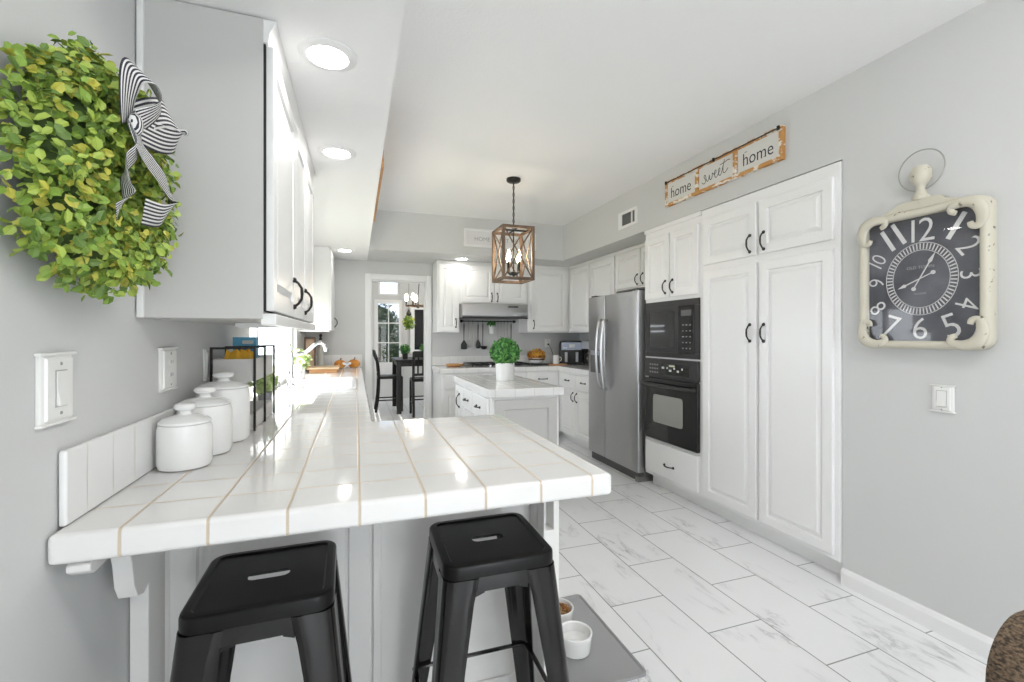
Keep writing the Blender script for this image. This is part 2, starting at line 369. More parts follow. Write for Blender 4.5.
def pull_bm(f, u, v, vertical, L=0.10, r=0.0052, rise=0.03):
    b = NB(); pts = []
    for s in (0, 0.03, 0.12, 0.3, 0.5, 0.7, 0.88, 0.97, 1):
        e = (s - 0.5) * L; n = rise * min(1, (1 - abs(2 * s - 1) ** 3.0) * 1.02)
        pts.append(f.p(u, v + e, n) if vertical else f.p(u + e, v, n))
    tube(b, pts, [r * q for q in (1.5, 1.1, 0.9, 1, 1.15, 1, 0.9, 1.1, 1.5)], 8)
    for s in (-0.5, 0.5):
        a = f.p(u, v + s * L, 0) if vertical else f.p(u + s * L, v, 0)
        tube(b, [a, a + f.N * 0.004, a + f.N * 0.010], [r * 2.1, r * 2.0, r * 1.2], 10)
    return b
def add_door(root, f, u0, u1, v0, v1, hand=None, m=None, kind='door', L=0.10, raised=True, slab=False):
    o = obj(kind, slab_bm(f, u0, u1, v0, v1) if slab else door_bm(f, u0, u1, v0, v1, raised=raised), m or CAB, root, smooth=False)
    if hand: obj('handle', pull_bm(f.at(0.02), hand[0], hand[1], hand[2], L), BLACK, o)
    return o

def leaf_cluster(b, centre, normal, size, nm, rng=random):
    """one small oval leaf with a folded midrib"""
    n = normal.normalized(); t = n.cross(V(rng.uniform(-1, 1), rng.uniform(-1, 1), rng.uniform(-1, 1)))
    if t.length < 1e-3: t = n.orthogonal()
    t.normalize(); s = n.cross(t); L = size * rng.uniform(0.7, 1.25); W = L * 0.34
    p = lambda a, w, k: centre + t * (a * L) + s * (w * W) + n * (k * L)
    pts = [p(0, 0, 0), p(0.3, 0.9, 0.10), p(0.7, 0.9, 0.13), p(1, 0, 0.02), p(0.7, -0.9, 0.13), p(0.3, -0.9, 0.10)]
    vs = [b.verts.new(q) for q in pts]; mi = rng.choices(range(len(nm)), nm)[0]
    for q in ((0, 1, 2, 3), (0, 3, 4, 5)): b.faces.new([vs[i] for i in q]).material_index = mi
def foliage_obj(name, b, mats, parent):
    me = bpy.data.meshes.new(name); off = root_of(parent).location if parent else V(0, 0, 0)
    bmesh.ops.translate(b, verts=b.verts[:], vec=-off); b.to_mesh(me); b.free()
    for m in mats: me.materials.append(m)
    o = bpy.data.objects.new(name, me); COL.objects.link(o); o.parent = parent; return o
def leaf_ball(name, c, R, n, size, mats, weights, parent, squash=1.0, rough=0.12, seed=1):
    rng = random.Random(seed); b = NB(); c = V(*c)
    lathe(b, [(0.001, -R * 0.82 * squash)] + [(R * 0.82 * math.sin(PI * k / 8), -R * 0.82 * squash * math.cos(PI * k / 8)) for k in range(1, 8)] + [(0.001, R * 0.82 * squash)], c, 14, mi=len(mats) - 1)
    for i in range(n):
        z = rng.uniform(-1, 1); a = rng.uniform(0, 2 * PI); q = math.sqrt(1 - z * z); d = V(q * math.cos(a), q * math.sin(a), z)
        r = R * rng.uniform(0.84, 1.0 + rough * 0.3)
        nn = (d + V(rng.uniform(-1, 1), rng.uniform(-1, 1), rng.uniform(-1, 1)) * 0.75)
        leaf_cluster(b, c + V(d.x * r, d.y * r, d.z * r * squash), nn, size, weights, rng)
    return foliage_obj(name, b, mats, parent)

def text_bm(s, size, depth=0.002, narrow=1.0, offset=0.0):
    """letters as a bmesh in the XY plane, centred, extruded along Z"""
    cu = bpy.data.curves.new('t', 'FONT'); cu.body = s; cu.size = size; cu.extrude = depth / 2; cu.align_x = 'CENTER'; cu.align_y = 'CENTER'; cu.offset = offset
    cu.resolution_u = 3
    o = bpy.data.objects.new('t', cu); COL.objects.link(o)
    dg = bpy.context.evaluated_depsgraph_get(); me = bpy.data.meshes.new_from_object(o.evaluated_get(dg))
    b = NB(); b.from_mesh(me); bpy.data.objects.remove(o); bpy.data.curves.remove(cu); bpy.data.meshes.remove(me)
    xs = [v.co.x for v in b.verts]; ys = [v.co.y for v in b.verts]
    if xs:
        bmesh.ops.translate(b, verts=b.verts[:], vec=(-(min(xs) + max(xs)) / 2, -(min(ys) + max(ys)) / 2, 0))
    for v in b.verts: v.co.x *= narrow
    return b
def merge(b, other):
    me = bpy.data.meshes.new('tmp'); other.to_mesh(me); other.free(); b.from_mesh(me); bpy.data.meshes.remove(me); return b
def put_on(b, f, u, v, n, rot=0.0, flip=1):
    """move flat letters onto a face: x -> reading direction, y -> up"""
    U = f.U * flip
    for w in b.verts:
        x, y, z = w.co; xr = x * math.cos(rot) - y * math.sin(rot); yr = x * math.sin(rot) + y * math.cos(rot)
        w.co = f.O + f.U * u + U * xr + V(0, 0, 1) * (v + yr) + f.N * (n + z)
    return b

# ------------------------------------------------------------------ the setting
XL, XR, XK, YB, ZS, ZC = -0.56, 2.42, 3.05, 5.88, 2.23, 2.66
YN = -3.2; YD = 9.8
struct('floor', box(NB(), XL - 0.12, XK + 0.12, YN - 0.12, YD + 0.12, -0.1, 0.0), FLOOR, smooth=False)
struct('ceiling', box(NB(), XL - 0.12, XK + 0.12, YN - 0.12, YD + 0.12, ZC, ZC + 0.1), CEIL, smooth=False)
# left wall, with the kitchen window and a window in the dining room
WY0, WY1, WZ0, WZ1 = 2.86, 5.0, 0.945, 1.62
DY0, DY1, DZ0, DZ1 = 6.7, 9.1, 0.85, 2.15
ys = [YN - 0.12, WY0, WY1, DY0, DY1, YD + 0.12]; zs = [0, DZ0, WZ0, WZ1, DZ1, ZC]
struct('wall_left', cells(NB(), ys, zs, lambda i, j: not ((i == 1 and j == 2) or (i == 3 and 1 <= j <= 3)), XL - 0.12, XL, 'YZX'), WALL, smooth=False)
struct('wall_right', box(NB(), XR, XK + 0.12, YN - 0.12, 1.70, 0, ZC), WALL, smooth=False)
struct('wall_right_recess', cells(NB(), [1.70, 6.5, 9.0, YD + 0.12], [0, 1.3, 2.15, ZC], lambda i, j: not (i == 1 and j == 1), XK, XK + 0.12, 'YZX'), WALL, smooth=False)
xs = [XL, 0.175, 0.85, XK]; zs = [0, 2.0, ZC]
struct('wall_back', cells(NB(), xs, zs, lambda i, j: not (i == 1 and j == 0), YB, YB + 0.12, 'XZY'), WALL, smooth=False)
xs = [XL, 0.30, 1.90, XR]; zs = [0, 2.13, ZC]
struct('wall_front', cells(NB(), xs, zs, lambda i, j: not (i == 1 and j == 0), YN - 0.12, YN, 'XZY'), WALL, smooth=False)
FX0, FX1 = 0.36, 0.93
xs = [XL, FX0, 0.44, 0.86, FX1, XK]; zs = [0, 2.06, 2.15, 2.48, ZC]
struct('wall_dining', cells(NB(), xs, zs, lambda i, j: not ((1 <= i <= 3 and j == 0) or (i == 2 and j == 2)), YD, YD + 0.12, 'XZY'), WALL, smooth=False)
struct('soffit_left', box(NB(), XL, 0.13, 0.30, YB, ZS, ZC), CEIL, smooth=False)
struct('soffit_back', box(NB(), 0.13, XR, 5.10, YB, ZS, ZC), WALL, smooth=False)
struct('soffit_right', box(NB(), XR, XK, 1.70, YB, ZS, ZC), WALL, smooth=False)
# baseboard on the right wall, door casings
b = NB(); prism(b, [(XR, YN, 0), (XR - 0.016, YN, 0), (XR - 0.016, YN, 0.062), (XR - 0.010, YN, 0.078), (XR, YN, 0.084)], (0, 1.70 - YN - 0.002, 0))
struct('baseboard_right', b, TRIM, smooth=False)
b = NB()
box(b, 0.105, 0.175, YB - 0.018, YB, 0, 2.07); box(b, 0.85, 0.915, YB - 0.018, YB, 0, 2.07); box(b, 0.175, 0.85, YB - 0.018, YB, 2.0, 2.07)
box(b, 0.175, 0.19, YB, YB + 0.12, 0, 2.0); box(b, 0.835, 0.85, YB, YB + 0.12, 0, 2.0); box(b, 0.19, 0.835, YB, YB + 0.12, 1.985, 2.0)
struct('trim_1', b, TRIM, bevel=0.004)
# kitchen window over the sink
b = NB()
for (a, c, d, e) in ((WY0, WY1, WZ0, WZ0 + 0.04), (WY0, WY1, WZ1 - 0.04, WZ1), (WY0, WY0 + 0.04, WZ0 + 0.04, WZ1 - 0.04), (WY1 - 0.04, WY1, WZ0 + 0.04, WZ1 - 0.04), (3.30, 3.335, WZ0 + 0.04, WZ1 - 0.04)):
    box(b, XL - 0.09, XL - 0.04, a, c, d, e)
w1 = struct('window_1', b, TRIM, bevel=0.003)
obj('pane', box(NB(), XL - 0.068, XL - 0.062, WY0 + 0.04, WY1 - 0.04, WZ0 + 0.04, WZ1 - 0.04), GLASS, w1, smooth=False)
b = NB(); box(b, XL - 0.038, XL + 0.012, WY0 + 0.001, WY1 - 0.001, WZ0 + 0.0005, WZ0 + 0.014); obj('sill', b, TRIM, w1, bevel=0.003)
# dining room window with a slatted blind
b = NB()
for (a, c, d, e) in ((DY0, DY1, DZ0, DZ0 + 0.05), (DY0, DY1, DZ1 - 0.05, DZ1), (DY0, DY0 + 0.05, DZ0 + 0.05, DZ1 - 0.05), (DY1 - 0.05, DY1, DZ0 + 0.05, DZ1 - 0.05)):
    box(b, XL - 0.09, XL - 0.04, a, c, d, e)
w2 = struct('window_2', b, TRIM, bevel=0.003)
b = NB(); z = DZ0 + 0.05
for k in range(12):
    box(b, XL - 0.035, XL - 0.028, DY0 + 0.06, DY1 - 0.06, z, z + (0.075 if k in (4, 5, 10) else 0.099)); z += 0.1
obj('blind', b, BLIND, w2, smooth=False)
b = NB()
for (a, c, d, e) in ((6.5, 9.0, 1.3, 1.35), (6.5, 9.0, 2.10, 2.15), (6.5, 6.56, 1.35, 2.10), (8.94, 9.0, 1.35, 2.10), (7.72, 7.78, 1.35, 2.10)): box(b, XK + 0.04, XK + 0.09, a, c, d, e)
w4 = struct('added_dining_window', b, TRIM, bevel=0.003)  # extra side window added to brighten the dining room
obj('pane', box(NB(), XK + 0.062, XK + 0.068, 6.56, 8.94, 1.35, 2.10), GLASS, w4, smooth=False)
# dining french door with a transom above
b = NB()
box(b, FX0, FX0 + 0.07, YD + 0.03, YD + 0.08, 0.0, 2.06); box(b, FX1 - 0.07, FX1, YD + 0.03, YD + 0.08, 0.0, 2.06)
box(b, FX0 + 0.07, FX1 - 0.07, YD + 0.03, YD + 0.08, 0, 0.75); box(b, FX0 + 0.07, FX1 - 0.07, YD + 0.03, YD + 0.08, 1.98, 2.06)
box(b, 0.635, 0.655, YD + 0.035, YD + 0.075, 0.75, 1.98)
for z in (1.16, 1.57): box(b, FX0 + 0.07, 0.635, YD + 0.035, YD + 0.075, z - 0.01, z + 0.01); box(b, 0.655, FX1 - 0.07, YD + 0.035, YD + 0.075, z - 0.01, z + 0.01)
d2 = struct('door_1', b, TRIM)
obj('pane', box(NB(), FX0 + 0.07, FX1 - 0.07, YD + 0.052, YD + 0.058, 0.75, 1.98), TINTED, d2, smooth=False)
b = NB()
for (a, c, d, e) in ((0.44, 0.86, 2.15, 2.18), (0.44, 0.86, 2.45, 2.48), (0.44, 0.47, 2.18, 2.45), (0.83, 0.86, 2.18, 2.45)): box(b, a, c, YD + 0.03, YD + 0.08, d, e)
w3 = struct('window_3', b, TRIM)
obj('pane', box(NB(), 0.47, 0.83, YD + 0.052, YD + 0.058, 2.18, 2.45), TINTED, w3, smooth=False)
# unseen sliding patio door, added behind the camera to bring in light
b = NB()
for (a, c, d, e) in ((0.30, 0.37, 0, 2.13), (1.83, 1.90, 0, 2.13), (1.06, 1.14, 0.05, 2.06), (0.37, 1.83, 0, 0.05), (0.37, 1.83, 2.06, 2.13)): box(b, a, c, YN - 0.09, YN - 0.04, d, e)
d3 = struct('added_patio_door', b, TRIM)
obj('pane', box(NB(), 0.37, 1.83, YN - 0.068, YN - 0.062, 0.05, 2.06), GLASS, d3, smooth=False)
# ground outside
g = box(NB(), -12, 14, YD + 0.13, YD + 14, -0.14, -0.10); tag(obj('garden_ground', g, LAWN, smooth=False), 'pale ground of the garden outside the dining room door', 'ground'); bpy.data.objects['garden_ground']['kind'] = 'structure'
g = box(NB(), -10, XL - 0.13, -3, YD + 0.12, -0.14, -0.10); struct('side_yard_ground', g, LAWN, smooth=False)

# ------------------------------------------------------------------ floor standing cabinets on the right
FR = Face((XR, 0, 0), (0, 1, 0), (-1, 0, 0))
pantry = thing('pantry_cabinet', 'tall white pantry cabinet with four raised-panel doors beside the wall clock', 'cabinet', (2.7, 2.21, 0))
b = NB(); box(b, XR - 0.006, XK - 0.022, 1.704, 2.72, 0.105, 2.222); box(b, XR + 0.07, XK - 0.022, 1.72, 2.72, 0, 0.105)
obj('body', b, CAB, pantry, bevel=0.002)
for (u0, u1, v0, v1, h) in ((2.225, 2.69, 1.815, 2.148, (2.27, 1.893, True)), (1.735, 2.20, 1.815, 2.148, (2.165, 1.893, True)), (2.225, 2.69, 0.135, 1.765, (2.27, 1.32, True)), (1.735, 2.20, 0.135, 1.765, (2.165, 1.32, True))):
    add_door(pantry, FR.at(0.006), u0, u1, v0, v1, h, L=0.105)
ovc = thing('oven_cabinet', 'white built-in cabinet column holding the microwave and wall oven', 'cabinet', (2.7, 3.06, 0))
xs = [2.72, 2.75, 3.375, 3.41]; zs = [0.105, 0.43, 1.10, 1.125, 1.575, 2.222]
b = cells(NB(), xs, zs, lambda i, j: not (i == 1 and j in (1, 3)), XR - 0.006, XK - 0.022, 'YZX'); box(b, XR + 0.07, XK - 0.022, 2.72, 3.41, 0, 0.105)
box(b, XR - 0.018, XR - 0.006, 2.72, 3.415, 2.19, 2.222)
obj('body', b, CAB, ovc, bevel=0.002)
add_door(ovc, FR.at(0.006), 3.075, 3.395, 1.615, 2.135, (3.115, 1.70, True)); add_door(ovc, FR.at(0.006), 2.745, 3.06, 1.615, 2.135, (3.025, 1.70, True))
add_door(ovc, FR.at(0.006), 2.745, 3.39, 0.135, 0.405, (3.07, 0.245, False), kind='drawer', slab=True, L=0.11)

mw = thing('microwave_oven', 'black built-in microwave with trim frame above the wall oven', 'microwave', (2.42, 3.06, 1.13))
fm = FR.at(0.006)
b = NB(); fbox(b, fm, 2.76, 3.365, 1.135, 1.565, -0.4, 0.0); obj('body', b, BLKPL, mw)
b = NB()
for (u0, u1, v0, v1) in ((2.735, 3.39, 1.125, 1.165), (2.735, 3.39, 1.535, 1.585), (2.735, 2.785, 1.165, 1.535), (3.345, 3.39, 1.165, 1.535)): fbox(b, fm, u0, u1, v0, v1, 0.0005, 0.014)
obj('trim_frame', b, OVENB, mw, bevel=0.002)
b = NB(); fbox(b, fm, 2.955, 3.345, 1.165, 1.535, 0.0005, 0.022); dd = obj('door', b, BLKPL, mw, bevel=0.003)
b = NB(); fbox(b, fm, 3.0, 3.31, 1.205, 1.495, 0.022, 0.0235); obj('window', b, BLKGL, dd)
b = NB(); fbox(b, fm, 2.785, 2.95, 1.165, 1.535, 0.0005, 0.020); cp = obj('control_panel', b, BLKGL, mw, bevel=0.002)
for r in range(5):
    for c in range(3): b = NB(); fbox(b, fm, 2.815 + c * 0.04, 2.831 + c * 0.04, 1.20 + r * 0.045, 1.209 + r * 0.045, 0.020, 0.021); obj('button', b, BTNG, cp)
b = NB(); fbox(b, fm, 2.81, 2.925, 1.455, 1.50, 0.020, 0.021); obj('display', b, GREYP, cp)

ov = thing('wall_oven', 'black wall oven with bar handle and grey window below the microwave', 'oven', (2.42, 3.06, 0.43))
b = NB(); fbox(b, fm, 2.76, 3.365, 0.44, 1.09, -0.5, 0.0); obj('body', b, BLKPL, ov)
b = NB(); fbox(b, fm, 2.735, 3.39, 0.955, 1.112, 0.0005, 0.026); cp = obj('control_panel', b, OVENB, ov, bevel=0.006)
b = NB(); fbox(b, fm, 2.83, 3.16, 0.985, 1.075, 0.026, 0.0275); obj('display_glass', b, BLKGL, cp)
for c in range(4):
    for r in range(3): b = NB(); fbox(b, fm, 3.20 + c * 0.032, 3.220 + c * 0.032, 0.99 + r * 0.032, 1.002 + r * 0.032, 0.026, 0.0272); obj('button', b, BTNG, cp)
for c, (w, r) in enumerate(((0.03, 1), (0.014, 1), (0.03, 0), (0.02, 1), (0.026, 0), (0.016, 1))): b = NB(); fbox(b, fm, 3.12 - c * 0.045, 3.12 + w - c * 0.045, 1.012 + 0.02 * r, 1.028 + 0.02 * r, 0.0275, 0.0282); obj('button', b, BTN, cp)
b = NB(); fbox(b, fm, 2.99, 3.06, 1.052, 1.066, 0.0275, 0.0282); obj('clock_display', b, DISP, cp)
b = NB(); fbox(b, fm, 2.735, 3.39, 0.432, 0.945, 0.0005, 0.032); dd = obj('door', b, BLKGL, ov, bevel=0.005)
b = NB(); loft(b, [[fm.p(3.075 + x, 0.695 + z, n) for x, z in rrect(0.37, 0.235, 0.025)] for n in (0.032, 0.0335)]); obj('window', b, OVWIN, dd, smooth=False, label='grey see-through oven window')
b = NB(); pts = [fm.p(u, 0.895, n) for u, n in ((3.36, 0.03), (3.36, 0.055), (3.33, 0.07), (3.06, 0.075), (2.79, 0.07), (2.76, 0.055), (2.76, 0.03))]
tube(b, smooth_path(pts, 4), 0.013, 10); obj('handle', b, OVENB, dd)

# refrigerator
fx, y0, y1 = 2.36, 3.45, 4.355
fr = thing('refrigerator', 'stainless side-by-side refrigerator with bowed handles and ice dispenser', 'refrigerator', (2.7, 3.9, 0))
b = NB(); box(b, fx + 0.075, XK - 0.022, y0 + 0.005, y1 - 0.005, 0.03, 1.70); obj('body', b, STEELD, fr, bevel=0.004, label='dark grey fridge cabinet side')
b = NB(); box(b, fx + 0.066, fx + 0.075, y0 + 0.012, y1 - 0.012, 0.09, 1.69); obj('gasket', b, GREYP, fr)
def fridge_door(a, c):
    b = NB(); rings = []
    for x, s in ((fx + 0.066, 0), (fx + 0.010, 0), (fx + 0.003, 0.003), (fx, 0.010)):
        rings.append([(x, a + s, 0.085), (x, c - s, 0.085), (x, c - s, 1.705), (x, a + s, 1.705)])
    loft(b, rings); return b
dR = obj('door', fridge_door(y0, 4.012), STEEL, fr, ang=0.9); dL = obj('door', fridge_door(4.022, y1), STEEL, fr, ang=0.9)
def fridge_handle(y):
    b = NB(); pts = [(fx - n, y, z) for n, z in ((0.0, 1.46), (0.03, 1.455), (0.048, 1.40), (0.062, 1.27), (0.068, 1.12), (0.062, 0.97), (0.048, 0.84), (0.03, 0.785), (0.0, 0.78))]
    tube(b, smooth_path(pts, 4), 0.014, 10); return b
obj('handle', fridge_handle(3.975), STEEL, dR); obj('handle', fridge_handle(4.065), STEEL, dL)
b = NB(); box(b, fx - 0.001, fx + 0.004, 4.115, 4.305, 0.92, 1.16); dp = obj('dispenser', b, GREYP, dL)
b = NB(); box(b, fx - 0.003, fx - 0.001, 4.125, 4.295, 1.10, 1.15); obj('dispenser_panel', b, SILVERP, dL)
b = NB(); box(b, fx - 0.0025, fx, 3.56, 3.64, 1.635, 1.648); obj('badge', b, SILVERP, dR)
b = NB(); box(b, fx + 0.03, fx + 0.09, y0 + 0.02, y1 - 0.02, 0.0, 0.08); obj('kick_grille', b, GREYP, fr, bevel=0.004)
b = NB(); box(b, fx + 0.005, fx + 0.20, y0 + 0.002, y0 + 0.05, 0.0, 0.045); obj('foot', b, STEELD, fr, bevel=0.004)
for yy in (y0 + 0.03, y1 - 0.10): b = NB(); box(b, fx + 0.02, fx + 0.14, yy, yy + 0.07, 1.705, 1.725); obj('hinge_cover', b, GREYP, fr, bevel=0.004)
for o in list(fr.children): 
    if o.name.startswith('hinge'): pass

# cabinets over the fridge and right run uppers
FU = Face((2.72, 0, 0), (0, 1, 0), (-1, 0, 0))
c = thing('upper_cabinet', 'short white double-door cabinet above the refrigerator', 'cabinet', (2.9, 3.9, 1.8))
b = NB(); box(b, 2.72, XK - 0.022, 3.412, 4.38, 1.79, ZS - 0.003); box(b, 2.705, 2.72, 3.412, 4.38, 2.195, ZS - 0.003); obj('body', b, CAB, c, bevel=0.002)
add_door(c, FU, 3.915, 4.365, 1.805, 2.185, (3.955, 1.875, True)); add_door(c, FU, 3.43, 3.90, 1.805, 2.185, (3.86, 1.875, True))
c = thing('upper_cabinet', 'white wall cabinet in the corner left of the refrigerator, above the air fryer', 'cabinet', (2.9, 4.9, 1.35))
b = NB(); box(b, 2.72, XK - 0.022, 4.382, YB - 0.003, 1.345, ZS - 0.003); box(b, 2.705, 2.72, 4.382, 5.53, 2.195, ZS - 0.003); obj('body', b, CAB, c, bevel=0.002)
add_door(c, FU, 4.40, 4.945, 1.36, 2.185, (4.45, 1.45, True)); add_door(c, FU, 4.96, 5.50, 1.36, 2.185, None)
# back wall uppers
YU = 5.55; FB = Face((0, YU, 0), (1, 0, 0), (0, -1, 0))
def back_upper(label, x0, x1, z0, doors):
    c = thing('upper_cabinet', label, 'cabinet', ((x0 + x1) / 2, 5.7, z0))
    b = NB(); box(b, x0, x1, YU, YB - 0.003, z0, ZS - 0.003); box(b, x0, x1, YU - 0.015, YU, 2.19, ZS - 0.003); obj('body', b, CAB, c, bevel=0.002)
    for d in doors: add_door(c, FB, *d)
    return c
back_upper('narrow white wall cabinet between the doorway and the range hood', 0.935, 1.212, 1.345, [(0.955, 1.195, 1.36, 2.18, (1.165, 1.46, True))])
back_upper('short white double-door wall cabinet directly above the range hood', 1.214, 2.112, 1.705, [(1.235, 1.655, 1.72, 2.18, (1.625, 1.79, True)), (1.668, 2.09, 1.72, 2.18, (1.70, 1.79, True))])
back_upper('wide white single-door wall cabinet right of the range hood', 2.114, 2.716, 1.345, [(2.16, 2.68, 1.36, 2.18, (2.195, 1.45, True))])

# range hood
hd = thing('range_hood', 'slim stainless range hood under the wall cabinets', 'range hood', (1.65, 5.6, 1.54))
b = NB(); prism(b, [(1.216, 5.875, 1.53), (1.216, 5.40, 1.53), (1.216, 5.385, 1.56), (1.216, 5.40, 1.70), (1.216, 5.875, 1.70)], (0.845, 0, 0)); obj('body', b, STEEL, hd, bevel=0.004)
b = NB(); box(b, 1.80, 1.93, 5.388, 5.40, 1.655, 1.675); obj('switch_panel', b, BLKPL, hd)
b = NB(); box(b, 1.25, 2.03, 5.43, 5.84, 1.522, 1.53); obj('filter', b, STEELD, hd)
b = NB(); box(b, 1.216, 2.061, 5.382, 5.40, 1.518, 1.53); obj('lip', b, BLKPL, hd)

# back base cabinets
YBF = 5.27; FBB = Face((0, YBF, 0), (1, 0, 0), (0, -1, 0)); FRB = Face((2.44, 0, 0), (0, 1, 0), (-1, 0, 0))
def base_back(label, x0, x1, doors, drawers):
    c = thing('base_cabinet', label, 'cabinet', ((x0 + x1) / 2, 5.55, 0))
    b = NB(); box(b, x0, x1, YBF, YB - 0.003, 0.10, 0.858); box(b, x0, x1, YBF + 0.07, YB - 0.003, 0, 0.10); obj('body', b, CAB, c, bevel=0.002)
    for d in doors: add_door(c, FBB, *d)
    for d in drawers: add_door(c, FBB, *d, kind='drawer', slab=True, L=0.11)
    return c
base_back('white base cabinet next to the dining doorway, left end of the cooktop counter', 0.935, 1.41, [(0.96, 1.395, 0.12, 0.66, (1.35, 0.58, True))], [(0.96, 1.395, 0.68, 0.84, (1.18, 0.765, False))])
base_back('white base cabinet below the black cooktop', 1.412, 2.0, [(1.425, 1.70, 0.12, 0.66, (1.66, 0.58, True)), (1.71, 1.985, 0.12, 0.66, (1.75, 0.58, True))], [(1.425, 1.985, 0.68, 0.84, (1.71, 0.765, False))])
base_back('white base cabinet below the potted orange flowers, right of the cooktop', 2.002, 2.438, [(2.015, 2.41, 0.12, 0.66, (2.06, 0.58, True))], [(2.015, 2.41, 0.68, 0.84, (2.21, 0.765, False))])
c = thing('base_cabinet', 'white corner base cabinet with paired doors, left of the refrigerator', 'cabinet', (2.75, 4.9, 0))
b = NB(); box(b, 2.44, XK - 0.022, 4.372, YB - 0.003, 0.10, 0.858); box(b, 2.51, XK - 0.022, 4.372, YB - 0.003, 0, 0.10); obj('body', b, CAB, c, bevel=0.002)
add_door(c, FRB, 4.80, 5.19, 0.12, 0.66, (4.84, 0.58, True)); add_door(c, FRB, 4.39, 4.785, 0.12, 0.66, (4.745, 0.58, True))
for u0, u1 in ((4.80, 5.19), (4.39, 4.785)): add_door(c, FRB, u0, u1, 0.68, 0.84, ((u0 + u1) / 2, 0.765, False), kind='drawer', slab=True, L=0.10)
ct = thing('back_countertop', 'white tiled worktop running from the dining doorway to the refrigerator', 'countertop', (1.8, 5.5, 0.86))
b = cells(NB(), [0.92, 2.415, XK - 0.022], [4.362, 5.245, YB - 0.003], lambda i, j: j == 1 or i == 1, 0.86, 0.92); obj('worktop', b, TILE2, ct, bevel=0.008, seg=3)
for bb_ in ((0.92, XK - 0.022, YB - 0.018, YB - 0.003, 0.921, 1.035), (XK - 0.036, XK - 0.022, 4.362, YB - 0.02, 0.921, 1.035)): obj('backsplash', box(NB(), *bb_), SPLASH, ct, bevel=0.004)

# ------------------------------------------------------------------ left run and peninsula
FL = Face((0.045, 0, 0), (0, 1, 0), (1, 0, 0))
names = ['white base cabinet below the end of the left worktop, next to the doorway', 'white base cabinet beneath the kitchen sink', 'white base cabinet of the left worktop next to the peninsula']
for lab, a, c_ in zip(names, (4.62, 3.30, 2.10), (YB - 0.003, 4.618, 3.298)):
    c = thing('base_cabinet', lab, 'cabinet', (-0.25, (a + c_) / 2, 0))
    b = cells(NB(), [XL + 0.003, 0.045], [a, c_], lambda i, j: True, 0.10, 0.66 if 'sink' in lab else 0.858)
    if 'sink' in lab: box(b, 0.015, 0.045, a, c_, 0.66, 0.858)
    box(b, XL + 0.003, -0.03, a, c_, 0, 0.10); obj('body', b, CAB, c, bevel=0.002)
    h = (a + c_) / 2
    add_door(c, FL, a + 0.015, h - 0.005, 0.12, 0.66, (h - 0.045, 0.58, True)); add_door(c, FL, h + 0.005, c_ - 0.015, 0.12, 0.66, (h + 0.045, 0.58, True))
    add_door(c, FL, a + 0.015, h - 0.005, 0.68, 0.84, ((a + h) / 2, 0.765, False), kind='drawer', slab=True); add_door(c, FL, h + 0.005, c_ - 0.015, 0.68, 0.84, ((c_ + h) / 2, 0.765, False), kind='drawer', slab=True)

pn = thing('peninsula_cabinet', 'off-white panelled peninsula base with corbels under the white tiled bar', 'cabinet', (0.05, 1.8, 0))
b = NB(); box(b, XL + 0.003, 0.655, 1.55, 2.095, 0.0, 0.858); obj('body', b, PANELG, pn, smooth=False)
FP = Face((0, 1.55, 0), (1, 0, 0), (0, -1, 0))
obj('panel', door_bm(FP, -0.50, 0.045, 0.10, 0.835, t=0.020, fw=0.065), PANELG, pn, smooth=False)
b = NB(); fbox(b, FP, 0.052, 0.078, 0.0, 0.858, 0, 0.016); fbox(b, FP, -0.51, 0.598, 0, 0.09, 0, 0.012); obj('batten', b, PANELG, pn, bevel=0.003)
b = NB(); box(b, XL + 0.003, -0.515, 1.44, 1.55, 0, 0.858); obj('post', b, PANELG, pn, bevel=0.003)
b = cells(NB(), [0.600, 0.608, 0.636, 0.658], [0, 0.64, 0.858], lambda i, j: not (i == 1 and j == 1), 1.42, 1.48, 'XZY'); box(b, 0.600, 0.658, 1.48, 1.55, 0, 0.858); obj('post', b, PANELG, pn, bevel=0.003)
def corbel(x0, x1, yb):
    prof = [(yb, 0.858), (1.135, 0.858), (1.118, 0.850), (1.118, 0.838), (1.135, 0.826), (1.165, 0.826), (1.20, 0.838), (1.24, 0.842), (1.275, 0.82), (1.295, 0.77), (1.305, 0.71), (1.325, 0.675), (1.36, 0.665), (1.385, 0.675), (1.40, 0.70), (yb, 0.72)]
    b = NB(); prism(b, [(x0, y, z) for y, z in prof], (x1 - x0, 0, 0)); return b
obj('corbel', corbel(-0.535, -0.495, 1.44), PANELG, pn, bevel=0.003)
b = NB(); box(b, -0.515, -0.46, 1.52, 1.55, 0.72, 0.858); obj('backing_block', b, PANELG, pn, bevel=0.003)

ct = thing('peninsula_countertop', 'white square-tiled bar worktop with tan grout in the foreground, turning along the sink wall', 'countertop', (0.0, 2.0, 0.86))
SX0, SX1, SY0, SY1 = -0.385, -0.025, 3.42, 4.32
xs = [XL + 0.003, SX0, SX1, 0.07, 0.672]; yv = [1.10, 2.12, SY0, SY1, YB - 0.003]
b = cells(NB(), xs, yv, lambda i, j: (j == 0) or (i < 3 and not (i == 1 and j == 2)), 0.86, 0.92)
obj('worktop', b, TILE, ct, bevel=0.012, seg=4)
for bb_ in ((XL + 0.003, XL + 0.017, 1.14, WY0, 0.921, 1.072), (XL + 0.003, XL + 0.017, WY1, YB - 0.02, 0.921, 1.072), (XL + 0.02, 0.07, YB - 0.018, YB - 0.003, 0.921, 1.072)): obj('backsplash', box(NB(), *bb_), SPLASH, ct, bevel=0.005, seg=3)

